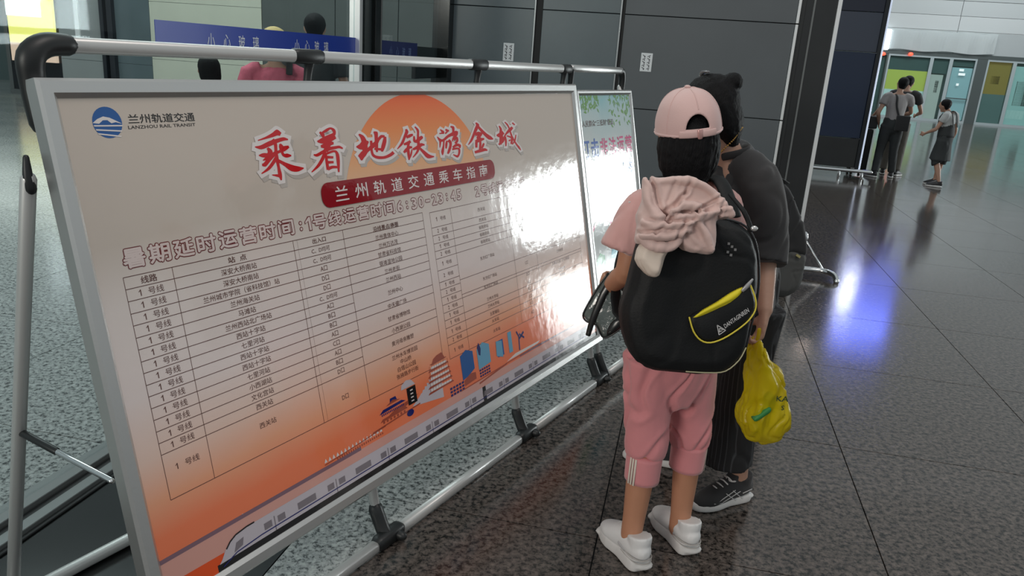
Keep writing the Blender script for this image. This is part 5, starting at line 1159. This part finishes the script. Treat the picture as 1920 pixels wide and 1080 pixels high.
bm = bmesh.new(); tube(bm, [(*onp(x, y, -.042), .003) for x, y in [(.02, .232), (.083, .220), (.116, .193), (.135, .15), (.147, .087), (.149, .03), (.144, -.028), (.136, -.10)]], 8); finish('zip', bm, mat('black_zip', (.03, .03, .032), .3), bp_, True)
bm = bmesh.new(); tube(bm, [(*onp(-.03, .225, -.09), .010, .004), (*onp(-.02, .265, -.10), .010, .004), (*onp(.04, .265, -.10), .010, .004), (*onp(.05, .225, -.09), .010, .004)], 10, ref=Bo); finish('top_handle', bm, BLKBAG, bp_, True)
for S, q in (('L', -1), ('R', 1)):
    a = GJ['sh' + S]; n0 = a.lerp(GJ['neck'], .38)
    bm = bmesh.new(); tube(bm, [(*(n0 - GFd * .12 - EZ * .03), .024, .006), (*(n0 - GFd * .055 + EZ * .040), .026, .008), (*(n0 + EZ * .058), .027, .008), (*(n0 + GFd * .065 + EZ * .01), .026, .008), (*(n0 + GFd * .112 - EZ * .10), .024, .007), (*(n0 + GFd * .115 - EZ * .22 + GR * q * .03), .020, .006), (*(n0 + GFd * .02 - EZ * .34 + GR * q * .085), .012, .004), (*(n0 - GFd * .10 - EZ * .36 + GR * q * .06), .012, .004)], 12, ref=GR)
    finish('shoulder_strap', bm, BLKBAG, bp_, True)
bm = bmesh.new(); tube(bm, [(*onp(.105, .205, -.02), .006, .003), (*onp(.085, .250, -.035), .007, .003), (*onp(.055, .29, -.07), .006, .003)], 8, ref=Br); finish('webbing_tail', bm, BLKBAG, bp_, True)
bm = bmesh.new(); ball(bm, onp(.108, .212, -.012), .009, .005, .007); finish('buckle', bm, mat('shiny_buckle', (.6, .6, .6), .2, .6), bp_, True)
GPR = mat('grey_print', (.22, .22, .22), .5)
for k in range(5):
    bm = bmesh.new(); x = .044 + .009 * (k % 3); y = .172 - .007 * k; box(bm, onp(x, y, .0005), Br, Bu, Bo, .003, .003, .0015); finish('reflective_dot', bm, GPR, bp_)

# ---- pink jacket slung over the backpack -----------------------------------------
JC, Jr, Ju, Jo = frame3((.455, 1.80, 1.10), (.05, -1, .3))
jk = empty('jacket', JC, 0, 'pale pink jacket bundled and draped over the top of the black backpack', 'jacket')
def jp(x, y, d): return JC + Jr * x + Ju * y + Jo * d
bm = bmesh.new()
JO = [(-0.148, 0.148), (-0.105, 0.159), (-0.06, .161), (-0.028, 0.158), (0.018, 0.137), (0.045, 0.105), (0.066, 0.072), (0.026, 0.070), (0.026, 0.03), (0.022, -0.018), (-0.012, -0.018), (-0.044, -0.014), (-0.066, 0.006), (-0.095, 0.004), (-0.13, 0.0), (-0.163, -0.004), (-0.166, 0.02), (-0.163, 0.042), (-0.169, 0.067), (-0.153, 0.106)]
inflate(bm, JO, JC, Jr, Ju, Jo, [(-.12, .06), (-.10, .02), (-.06, .004), (-.012, 0), (.002, .006), (.010, .022)])
for P_ in ([(-.150, .140, -.012), (-.150, .10, .004), (-.132, .060, .014), (-.118, .045, .010)], [(-.128, .142, -.004), (-.08, .150, .006), (-.02, .140, .010), (.025, .105, .004)], [(-.10, .065, .012), (-.075, .085, .022), (-.040, .090, .026), (-.022, .070, .022), (-.045, .058, .020), (-.08, .060, .016)],
           [(-.155, .045, .004), (-.12, .035, .014), (-.07, .045, .020), (-.03, .06, .020)], [(-.155, .012, .004), (-.10, .014, .014), (-.05, .035, .014)], [(-.03, .06, .016), (0, .075, .012), (.035, .095, .004), (.055, .078, -.004)], [(-.03, .05, .014), (-.005, .02, .010), (.010, -.008, .004)]):
    tube(bm, [(*jp(*p), .017, .010) for p in P_], 12, ref=Jo)
VAL = [(-.142, .147, -.113, .066, .014, .0050), (-.113, .064, -.060, .120, .014, .0048), (-.060, .120, -.050, .150, .008, .005), (-.105, .075, -.085, .150, .006, .005), (-.036, .080, .030, .118, .010, .0042), (-.034, .074, .045, .098, .008, .004), (-.042, .060, -.100, .047, .010, .004), (-.100, .047, -.150, .052, .005, .004),
       (-.060, .056, -.078, .012, .008, .004), (-.165, .022, -.100, .030, .007, .004), (-.13, .02, -.10, .045, .006, .004), (-.040, .056, -.020, .020, .004, .005), (-.112, .066, -.100, .060, .014, .009), (-.055, .02, -.03, -.005, .007, .006), (.024, .072, .030, .104, .007, .004), (-.092, .070, -.052, .076, .006, .003)]
def jcr(co):
    p = co - JC; x, y = p.dot(Jr), p.dot(Ju); o_ = 0.0
    x += .003 * noise.noise(V((x * 30, y * 30, 0))); y += .003 * noise.noise(V((x * 30, y * 30, 7)))
    if p.dot(Jo) > -.03:
        for x0, y0, x1, y1, dp, w in VAL:
            dx, dy = x1 - x0, y1 - y0; t = ((x - x0) * dx + (y - y0) * dy) / (dx * dx + dy * dy); t = max(0, min(1, t))
            d = math.hypot(x - x0 - t * dx, y - y0 - t * dy) / w
            if d < 4: o_ += dp * (-math.exp(-d * d) + .45 * math.exp(-(d - 1.9) ** 2)) * (1 - .5 * t)
    return o_ + .0035 * noise.noise(V((x * 26 + y * 12, y * 18 - x * 14, 4)))
voxel('cloth_body', bm, PINKJ, jk, .0036, 3, crease=jcr)
bm = bmesh.new(); inflate(bm, [(-.141, -.068), (-.125, -.080), (-0.106, -0.077), (-0.094, -0.030), (-0.082, .006), (-0.11, .012), (-0.15, .004), (-0.163, -0.040)], JC, Jr, Ju, Jo, [(-.055, .012), (-.045, 0), (-.012, 0), (.002, .012)])
voxel('hanging_sleeve', bm, CREAM, jk, .004, 3, crease=folds(.004, 24, Ju, 1, 2))
bm = bmesh.new(); tube(bm, [(*jp(-.160, .010, -.006), .012, .016), (*jp(-.13, -.008, .006), .014, .012), (*jp(-.09, -.008, .008), .014, .012), (*jp(-.070, .012, .008), .012, .012)], 12, ref=Ju); voxel('cuff', bm, PINKJ, jk, .004, 2, crease=folds(.003, 30, Ju, 1, 1))

# ---- clear and black carrier held by the cap wearer ----------------------------------
CBC, Cr, Cu, Co = frame3((.27, 2.22, .78), (-.3, -1, .2))
cb = empty('carrier_bag', CBC, 0, 'glossy black and clear carrier held at the left side of the cap wearer', 'bag')
CO = [(0.03, 0.134), (0.008, 0.119), (-0.018, 0.07), (-0.043, 0.009), (-0.05, -0.02), (-0.036, -0.036), (-0.006, -0.042), (0.015, -0.072), (0.034, -0.072), (0.07, -0.038), (0.083, -0.012), (0.065, 0.115)]
bm = bmesh.new(); inflate(bm, CO, CBC, Cr, Cu, Co, [(-.05, .02), (-.04, 0), (-.005, 0), (.004, .008), (.006, .02)]); voxel('pouch', bm, mat('glossy_grey_plastic', (.10, .125, .12), .12, coat=.6, vary=.8, vscale=22, bump=.5, bscale=28), cb, .004, 2, crease=folds(.004, 22, Cu, 1, 4))
SHB = mat('shiny_black_strap', (.008, .009, .010), .25)
def cpt(x, y, d): return CBC + Cr * x + Cu * y + Co * d
bm = bmesh.new(); tube(bm, [(*cpt(.045, .128, .004), .012, .003), (*cpt(.012, .075, .012), .011, .003), (*cpt(-.006, .02, .012), .010, .003), (*cpt(-.018, -.028, .010), .009, .003), (*cpt(-.026, -.076, .004), .008, .003)], 10, ref=Cr); finish('hanging_strap', bm, SHB, cb, True)
bm = bmesh.new(); tube(bm, [(*cpt(x, y, .000), .0028) for x, y in (CO[1:11])], 8); finish('edge_binding', bm, SHB, cb, True)
bm = bmesh.new(); inflate(bm, [(.03, -.068), (.07, -.038), (.082, .0), (.055, -.008), (.035, -.03)], CBC, Cr, Cu, Co, [(.0, 0), (.010, .002), (.013, .006)]); finish('black_corner', bm, SHB, cb, True)
bm = bmesh.new(); tube(bm, [(*cpt(.035, .13, -.02), .004), (*cpt(.045, .165, -.015), .004), (*cpt(.058, .135, -.02), .004)], 8); finish('handle', bm, SHB, cb, True)

# ---- the adult in black ---------------------------------------------------------------
AF = V((-.93, .37, 0)).normalized(); AR = AF.cross(EZ)
AJ = dict(head=(.570, 2.47, 1.365), neck=(.655, 2.455, 1.245), pelvis=(.790, 2.545, .80),
    shL=(.725, 2.395, 1.205), shR=(.71, 2.64, 1.205), elL=(.790, 2.385, .975), elR=(.60, 2.70, .97), wrL=(.778, 2.262, .805), wrR=(.46, 2.62, .93),
    hipL=(.800, 2.475, .77), hipR=(.765, 2.61, .77), knL=(.800, 2.475, .42), knR=(.73, 2.66, .42), anL=(.875, 2.515, .085), anR=(.69, 2.735, .085),
    ftL=(-.86, -.45, 0), ftR=(-.95, .2, 0), hdL=(-.10, -.12, -1), pnL=(-1, .1, 0), ttL=(-.1, 1, 0), cuL=(1.5, 0, 0), cuR=(.5, 0, 0))
STRIPE = bpy.data.materials.new('pinstripe_black'); STRIPE.use_nodes = True; nt = STRIPE.node_tree; b = nt.nodes['Principled BSDF']; b.inputs['Roughness'].default_value = .8
tc = nt.nodes.new('ShaderNodeTexCoord'); sx = nt.nodes.new('ShaderNodeSeparateXYZ'); nt.links.new(tc.outputs['Object'], sx.inputs[0])
ad_ = nt.nodes.new('ShaderNodeMath'); ad_.operation = 'ADD'; nt.links.new(sx.outputs['X'], ad_.inputs[0]); nt.links.new(sx.outputs['Y'], ad_.inputs[1])
mu = nt.nodes.new('ShaderNodeMath'); mu.operation = 'MULTIPLY'; nt.links.new(ad_.outputs[0], mu.inputs[0]); mu.inputs[1].default_value = 330
sn = nt.nodes.new('ShaderNodeMath'); sn.operation = 'SINE'; nt.links.new(mu.outputs[0], sn.inputs[0])
nt.links.new(ramp(nt, sn.outputs[0], [(0.0, (.010, .010, .012)), (0.75, (.012, .012, .014)), (1.0, (.048, .050, .056))]), b.inputs['Base Color'])
adult, Pa, Ma = figure('person in black top and pinstriped trousers, leaning towards the board, holding a yellow bag', AJ, AF, 1.0, SKIN2, None, None, hair='bun', hf=(-.90, .30, -.42), shoes=(BLK, WSOLE), vox=.007, girth=.80)
bm = bmesh.new()
tube(bm, [(.790, 2.545, .74, .160, .122), (.775, 2.540, .86, .155, .115), (.745, 2.525, .98, .155, .112), (.710, 2.51, 1.10, .155, .108), (.680, 2.495, 1.195, .138, .086), (.665, 2.47, 1.255, .085, .066)], 22, ref=AR, cap='flat')
tube(bm, [(.680, 2.44, 1.225, .058, .058), (.725, 2.395, 1.192, .068, .068), (.762, 2.385, 1.10, .070, .070), (.783, 2.380, .99, .072, .072), (.782, 2.36, .93, .074, .074)], 20, cap='flat')
tube(bm, [(.69, 2.58, 1.215, .060, .060), (.70, 2.65, 1.19, .072, .072), (.62, 2.71, .99, .078, .078)], 18, cap='flat')
sh1 = voxel('shirt', bm, mat('charcoal_black_cotton', (.026, .026, .028), .85, vary=.2, vscale=10, sheen=.2), adult, .008, 3, crease=folds(.007, 9, (0, 0, 1), .8, 2))
bm = bmesh.new(); tube(bm, [(*p, .012, .004) for p in ((.620, 2.415, 1.245), (.665, 2.395, 1.262), (.705, 2.43, 1.275), (.70, 2.50, 1.272))], 10, ref=EZ); finish('neckline', bm, BLK, sh1, True)
bm = bmesh.new()
tube(bm, [(.795, 2.55, .86, .140, .11), (.790, 2.55, .78, .150, .12), (.785, 2.55, .70, .150, .118)], 22, ref=AR)
tube(bm, [(.815, 2.47, .76, .100, .100), (.805, 2.47, .58, .090, .092), (.800, 2.475, .42, .084, .088), (.800, 2.485, .28, .086, .090), (.805, 2.490, .165, .090, .094)], 22, cap='flat', ref=AR)
tube(bm, [(.765, 2.62, .76, .098, .098), (.74, 2.64, .42, .086, .088), (.72, 2.69, .165, .090, .094)], 20, cap='flat', ref=AR)
voxel('trousers', bm, STRIPE, adult, .0075, 3, crease=folds(.007, 11, (0, 0, 1), .9, 6))
# gold-coloured chain, hair clip
bm = bmesh.new(); ch = catmull([(.612, 2.408, 1.262), (.640, 2.398, 1.300), (.655, 2.404, 1.325), (.668, 2.42, 1.338), (.680, 2.46, 1.33)], 7)
for i, p in enumerate(ch): ball(bm, p, .0034, .0022, .0030, seg=6, rings=4)
finish('necklace', bm, mat('gold_chain', (.55, .33, .10), .3, .9), adult, True)
bm = bmesh.new(); tube(bm, [(*Pa(-.02, -.04, .125), .006, .004), (*Pa(.02, -.02, .128), .010, .005), (*Pa(.05, -.01, .110), .006, .004)], 8); finish('hair_clip', bm, mat('grey_clip', (.14, .14, .15), .25), adult, True)
bm = bmesh.new(); tube(bm, [(.797, 2.318, .862, .029, .006), (.800, 2.325, .874, .029, .006)], 18, ref=AR, sub=1); finish('wristband', bm, BLK, adult, True)
# shoe decoration on her near shoe: pale line pattern
for ch_ in adult.children:
    if ch_.name.startswith('shoe') and (root_of(ch_).translation - V((.915, 2.535, 0))).length < .05:
        fd = V((-.86, -.45, 0)).normalized(); rd = V((fd.y, -fd.x, 0)); hl = root_of(ch_).translation
        if rd.y > 0: rd = -rd
        bm = bmesh.new()
        for P_ in ([(.06, .030), (.11, .072)], [(.09, .028), (.14, .066)], [(.075, .062), (.15, .034)], [(.10, .072), (.17, .040)], [(.02, .06), (.06, .052)], [(.15, .030), (.19, .036)]):
            tube(bm, [(*(hl + fd * y + rd * .0415 + EZ * z), .0016) for y, z in P_], 6, sub=1)
        finish('pale_stitching', bm, GW, ch_, True)

# ---- yellow plastic bag hanging from her hand ----------------------------------------
YC, Yr, Yu, Yo = frame3((.800, 2.235, .55), (.1, -1, 0))
yb = empty('plastic_bag', YC - EZ * .17, 0, 'bulging yellow plastic carrier bag in the hand of the person in black', 'bag')
YO = [(-0.050, 0.172), (-0.033, 0.173), (-0.006, 0.131), (0.017, 0.096), (0.044, 0.074), (0.064, 0.017), (0.092, -0.085), (0.088, -0.119), (0.06, -0.158), (0.028, -0.177), (-0.009, -0.165), (-0.04, -0.136), (-0.066, -0.101), (-0.055, -0.04), (-0.054, 0.032), (-0.053, 0.085), (-0.052, 0.138)]
YM = bpy.data.materials.new('translucent_yellow_plastic'); YM.use_nodes = True; nt = YM.node_tree; b = nt.nodes['Principled BSDF']
b.inputs['Base Color'].default_value = (.74, .62, .02, 1); b.inputs['Roughness'].default_value = .32; b.inputs['Subsurface Weight'].default_value = 0.0
tc = nt.nodes.new('ShaderNodeTexCoord'); n = nt.nodes.new('ShaderNodeTexNoise'); n.inputs['Scale'].default_value = 9; n.inputs['Detail'].default_value = 2; nt.links.new(tc.outputs['Object'], n.inputs['Vector'])
nt.links.new(ramp(nt, n.outputs['Fac'], [(.35, (.80, .68, .01)), (.55, (.72, .60, .02)), (.72, (.52, .44, .03))]), b.inputs['Base Color'])
trn = nt.nodes.new('ShaderNodeBsdfTranslucent'); trn.inputs['Color'].default_value = (.75, .62, .03, 1)
tp = nt.nodes.new('ShaderNodeBsdfTransparent'); tp.inputs['Color'].default_value = (.9, .8, .12, 1)
x1 = nt.nodes.new('ShaderNodeMixShader'); x1.inputs['Fac'].default_value = .35; x2 = nt.nodes.new('ShaderNodeMixShader'); x2.inputs['Fac'].default_value = .38
nt.links.new(b.outputs[0], x1.inputs[1]); nt.links.new(trn.outputs[0], x1.inputs[2]); nt.links.new(x1.outputs[0], x2.inputs[1]); nt.links.new(tp.outputs[0], x2.inputs[2]); nt.links.new(x2.outputs[0], nt.nodes['Material Output'].inputs['Surface'])
bm = bmesh.new(); inflate(bm, YO, YC, Yr, Yu, Yo, [(-.075, .05), (-.06, .022), (-.03, .004), (0, 0), (.03, .004), (.055, .022), (.065, .045)])
YF = folds(.008, 20, Yu, 1.3, 5)
def ycr(co):
    p = co - YC; x, y = p.dot(Yr), p.dot(Yu); k = max(0, min(1, (.17 - y) / .2))
    return (.006 * math.sin((x + .04) * 260 / (1 + 3 * k) + 3 * noise.noise(p * 12)) + .006 * noise.noise(V((x * 30, y * 14, p.z * 10)))) * (.4 + .6 * k) + YF(co)
voxel('bag_film', bm, YM, yb, .0045, 2, crease=ycr)
for i, (x, y, z, sx_, sz_, m) in enumerate(((-.01, -.10, 0, .045, .05, mat('dull_yellow_packet', (.42, .36, .10), .5)), (.03, -.03, .0, .022, .035, mat('green_box', (.02, .16, .05), .5)), (.045, -.09, .01, .03, .045, mat('cream_packet', (.6, .55, .35), .5)))):
    bm = bmesh.new(); box(bm, YC + Yr * x + Yu * y, Yr, Yo, Yu, sx_ * .6, .022, sz_ * .7); bmesh.ops.bevel(bm, geom=bm.edges[:], offset=.006, segments=2, affect='EDGES')
    o = finish('packet', bm, m, None, True); tag(o, ['dull yellow packet at the bottom of the yellow bag', 'green box inside the yellow bag', 'cream packet at the right inside the yellow bag'][i], 'packet')
bm = bmesh.new(); inflate(bm, [(-.045, -.062), (-.038, -.052), (-.002, -.020), (.006, -.028), (-.002, -.040), (-.035, -.066)], YC, Yr, Yu, Yo, [(.050, 0), (.0735, .001), (.075, .003)]); finish('green_print', bm, mat('green_bag_print', (.03, .20, .05), .5), yb, True)
s = Sheet(); s.texts([('KA', 0, 0, .040, .018, .02, 'C'), ('S', .006, -.030, .010, .016, .02, 'C'), ('E', .014, -.058, .010, .012, .02, 'C')], 1); O_ = YC + Yr * .040 + Yu * .006 + Yo * .061
s.done('bag_lettering', mat('dark_green_ink', (.03, .06, .02), .5), yb, root_of(yb).inverted() @ Matrix(((Yr.x, Yu.x, Yo.x, O_.x), (Yr.y, Yu.y, Yo.y, O_.y), (Yr.z, Yu.z, Yo.z, O_.z), (0, 0, 0, 1))))
bm = bmesh.new(); tube(bm, [(*(YC + Yr * -.043 + Yu * .150), .011, .008), (*(YC + Yr * -.043 + Yu * .180 + Yo * .006), .007, .006), (*(YC + Yr * -.040 + Yu * .205), .008, .006)], 10, ref=Yr); finish('twisted_handles', bm, YM, yb, True)

# ---- her shoulder bag ------------------------------------------------------------------
SC_, Sr, Su, So = frame3((.95, 2.62, .85), (.35, -1, .1))
sbg = empty('shoulder_bag', SC_, 0, 'soft grey and black shoulder bag hanging behind the person in black', 'bag')
bm = bmesh.new(); inflate(bm, [(-0.09, 0.09), (-0.092, -0.024), (-0.070, -0.077), (-.02, -.10), (0.025, -0.097), (0.070, -0.066), (0.083, 0.005), (0.070, 0.075)], SC_, Sr, Su, So, [(-.06, .03), (-.05, .005), (-.02, 0), (.0, .006), (.012, .03)])
voxel('pouch', bm, mat('charcoal_canvas', (.085, .086, .083), .8, vary=.25, vscale=14), sbg, .006, 3, crease=folds(.004, 16, Su, .8, 7))
bm = bmesh.new(); inflate(bm, [(-0.10, 0.30), (-0.049, 0.305), (-0.006, 0.262), (0.050, 0.175), (0.072, 0.105), (0.078, 0.045), (0.02, 0.052), (-0.038, 0.045), (-0.09, 0.10)], SC_, Sr, Su, So, [(-.05, .03), (-.04, .005), (.0, .003), (.012, .022)])
voxel('flap', bm, BLK, sbg, .006, 3, crease=folds(.006, 14, (.3, 0, 1), 1, 9))
bm = bmesh.new(); tube(bm, [(*(SC_ + Sr * -.03 + Su * .30 - So * .01), .012, .004), (.80, 2.56, 1.20, .014, .004), (.720, 2.50, 1.262, .014, .004), (.655, 2.40, 1.215, .014, .004), (.635, 2.375, 1.12, .014, .004)], 10, ref=AF); finish('strap', bm, BLK, sbg, True)
bm = bmesh.new(); box(bm, SC_ + Sr * .030 + Su * .052 + So * .016, (Sr - Su * .5).normalized(), (Su + Sr * .5).normalized(), So, .009, .004, .002); finish('yellow_tag', bm, mat('dull_gold_tag', (.45, .40, .18), .4), sbg)

# ---- far family -------------------------------------------------------------------------
GREYT = mat('grey_tee', (.34, .32, .32), .8); DARKT = mat('dark_trousers', (.030, .034, .036), .8); DKT = mat('dark_tee', (.035, .037, .04), .8); KH = mat('khaki_trousers', (.15, .14, .12), .8)
PALET = mat('pale_grey_tee', (.45, .47, .47), .8); SHD = mat('dark_shoe', (.03, .03, .033), .5)
J, f = pose(5.93, 12.80, -8, 1.60, head=(.02, .02, .925), elL=(-.17, -.05, .64), wrL=(-.12, .05, .53), elR=(.17, .07, .66), wrR=(.13, .22, .62), anL=(-.10, -.06, .05), knL=(-.07, .01, .285), anR=(.09, .03, .05), ftL=(-.6, 1, 0))
fm, P1, M1 = figure('person in grey t-shirt with dark strap across the back, standing by the far kiosk', J, f, 1.0, SKIN2, GREYT, DARKT, shoes=(SHD, WSOLE), vox=.016, eye=False)
bm = bmesh.new(); tube(bm, [(*(J['neck'] + EZ * .02 + f * .03 - f.cross(EZ) * .05), .018, .006), (*(J['neck'] - f * .10 - EZ * .06 - f.cross(EZ) * .045), .018, .006), (*(J['pelvis'].lerp(J['neck'], .55) - f * .125 - f.cross(EZ) * .03), .018, .006), (*(J['pelvis'] - f * .12 + f.cross(EZ) * .08), .018, .006)], 10, ref=EX)
wb = empty('cross_body_bag', J['pelvis'], 0, 'small dark cross-body bag at the hip of the far person in the grey t-shirt', 'bag'); finish('strap', bm, BLK, wb, True)
bm = bmesh.new(); bx = bevbox(J['pelvis'] - f * .13 + f.cross(EZ) * .10, f.cross(EZ), f, EZ, .10, .04, .12, .02, 3); bm.free(); finish('pouch', bx, BLK, wb, True)
J, f = pose(6.22, 13.20, -35, 1.66, head=(.0, .06, .91), elL=(-.20, .05, .66), wrL=(-.28, .10, .56), elR=(.16, .08, .64), wrR=(.10, .2, .6))
figure('person with short hair in a dark top standing behind the grey t-shirt, head bent', J, f, 1.0, SKIN2, DKT, KH, shoes=(SHD, WSOLE), vox=.016, eye=False)
J, f = pose(6.44, 12.10, 40, 1.36, head=(-.02, .07, .895), neck=(0, .02, .82), elR=(.16, -.03, .62), wrR=(.17, .01, .48), elL=(-.14, .06, .64), wrL=(-.1, .18, .58), anL=(-.05, -.06, .05), anR=(.06, .04, .05))
by, P1, M1 = figure('child in pale t-shirt and wide dark pinafore, far off beside two adults', J, f, .88, SKIN2, PALET, DARKT, leg_end='knee', skirt=True, shoes=(SHD, WSOLE), vox=.015, eye=False)
r_ = f.cross(EZ)
for q in (-1, 1):
    bm = bmesh.new(); tube(bm, [(*(J['neck'].lerp(J['pelvis'], .55) + r_ * q * .07 - f * .12), .022, .005), (*(J['neck'] + r_ * q * .07 - f * .08), .02, .006), (*(J['neck'] + r_ * q * .075 + EZ * .025), .02, .006), (*(J['neck'] + r_ * q * .08 + f * .08 - EZ * .06), .02, .006), (*(J['pelvis'] + r_ * q * .06 + f * .12 + EZ * .18), .02, .005)], 10, ref=r_); finish('pinafore_strap', bm, DARKT, by, True)
bm = bmesh.new(); tube(bm, [(*J['pelvis'], .135, .115), (*J['pelvis'].lerp(J['neck'], .40), .130, .108), (*J['pelvis'].lerp(J['neck'], .55), .115, .100)], 20, ref=r_, cap='flat'); finish('pinafore_bib', bm, DARKT, by, True)

# black suitcase beside them
su = empty('suitcase', (5.58, 13.05, 0), 0, 'upright black suitcase with raised handle next to the kiosk', 'suitcase')
finish('shell', bevbox((5.58, 13.05, .41), WD, WN, EZ, .13, .20, .34, .03, 3), BLKBAG, su, True)
for x in (-.09, .09):
    for y in (-.14, .14):
        bm = bmesh.new(); bmesh.ops.create_cone(bm, cap_ends=True, segments=14, radius1=.03, radius2=.03, depth=.025, matrix=Matrix.Translation(V((5.58, 13.05, .031)) + WD * x + WN * y) @ Matrix.Rotation(math.pi / 2, 4, 'Y')); bmesh.ops.translate(bm, verts=bm.verts, vec=(0, 0, 0)); w = finish('wheel', bm, BLACKP, su, True)
for y in (-.1, .1):
    bm = bmesh.new(); tube(bm, [(*(V((5.58, 13.05, z)) + WN * y), .009) for z in (.74, 1.02)], 8, sub=1); finish('handle_tube', bm, ALU, su, True)
bm = bmesh.new(); tube(bm, [(*(V((5.58, 13.05, 1.03)) + WN * y), .014) for y in (-.12, .12)], 10, sub=1); finish('handle_grip', bm, BLACKP, su, True)
hb = tag(finish('hand_bag', bevbox((5.60, 12.98, .86), WD, WN, EZ, .15, .07, .10, .03, 3), DKT, None, True), 'small dark bag resting on top of the black suitcase', 'bag')

# ---- people beyond the glass -------------------------------------------------------------
PKT_ = mat('bright_pink_knit', (.58, .13, .19), .85, vary=.35, vscale=30); STRAWH = mat('pale_straw', (.62, .47, .20), .8, bump=.2, bscale=120)
J, f = pose(-1.78, 5.65, 20, 1.585, head=(0, .03, .915))
pp, P1, M1 = figure('person in pink top and pale straw hat beyond the glass, behind the long board', J, f, .98, SKIN2, PKT_, DARKT, shoes=(SHD, WSOLE), vox=.014, hair='bob', eye=False)
ht = empty('hat', P1(0, 0, .08), 0); ht.parent = pp; ht.matrix_local = root_of(pp).inverted() @ Matrix.Translation(P1(0, 0, .08))
bm = bmesh.new(); ball(bm, P1(0, -.005, .045), .096, .104, .094, M1, 24, 14); bmesh.ops.delete(bm, geom=[v for v in bm.verts if (v.co - P1(0, 0, .045)).dot(M1.col[2]) < -.01], context='VERTS'); bmesh.ops.solidify(bm, geom=bm.faces[:], thickness=.004); finish('crown', bm, STRAWH, ht, True)
bm = bmesh.new(); bmesh.ops.create_cone(bm, cap_ends=True, segments=32, radius1=.150, radius2=.095, depth=.02, matrix=Matrix.Translation(P1(0, -.004, .03))); finish('brim', bm, STRAWH, ht, True)
bm = bmesh.new(); a = J['neck']; r_ = f.cross(EZ); tube(bm, [(*(a + r_ * .09 - f * .10 - EZ * .05), .022, .006), (*(a + r_ * .10 + EZ * .035), .022, .006), (*(a + r_ * .11 + f * .10 - EZ * .10), .02, .006), (*(J['pelvis'] + r_ * .15 + f * .02), .016, .005)], 10, ref=r_)
tb_ = empty('tote_bag', J['pelvis'] + r_ * .2, 0, 'black tote bag on the shoulder of the person in the straw hat', 'bag'); finish('strap', bm, BLK, tb_, True)
finish('pouch', bevbox(J['pelvis'] + r_ * .20 - EZ * .1, r_, f, EZ, .05, .16, .16, .03, 3), BLK, tb_, True)
J, f = pose(-1.72, 6.5, 10, 1.73)
figure('tall dark haired person standing behind the straw hat, beyond the glass', J, f, 1.05, SKIN2, DKT, DARKT, shoes=(SHD, WSOLE), vox=.016, eye=False)
J, f = pose(-2.21, 5.6, 25, 1.345, head=(-.01, .03, .935))
figure('dark haired child beyond the glass, left of the pink top', J, f, .92, SKIN2, DKT, DARKT, shoes=(SHD, WSOLE), vox=.014, hair='bob', eye=False)
J, f = pose(-11.15, 15.9, 60, 1.68)
figure('person in dark clothes at the far left edge beside the yellow light box', J, f, 1.05, SKIN2, mat('teal_black_jacket', (.03, .055, .06), .7), DARKT, shoes=(SHD, WSOLE), vox=.02, eye=False)
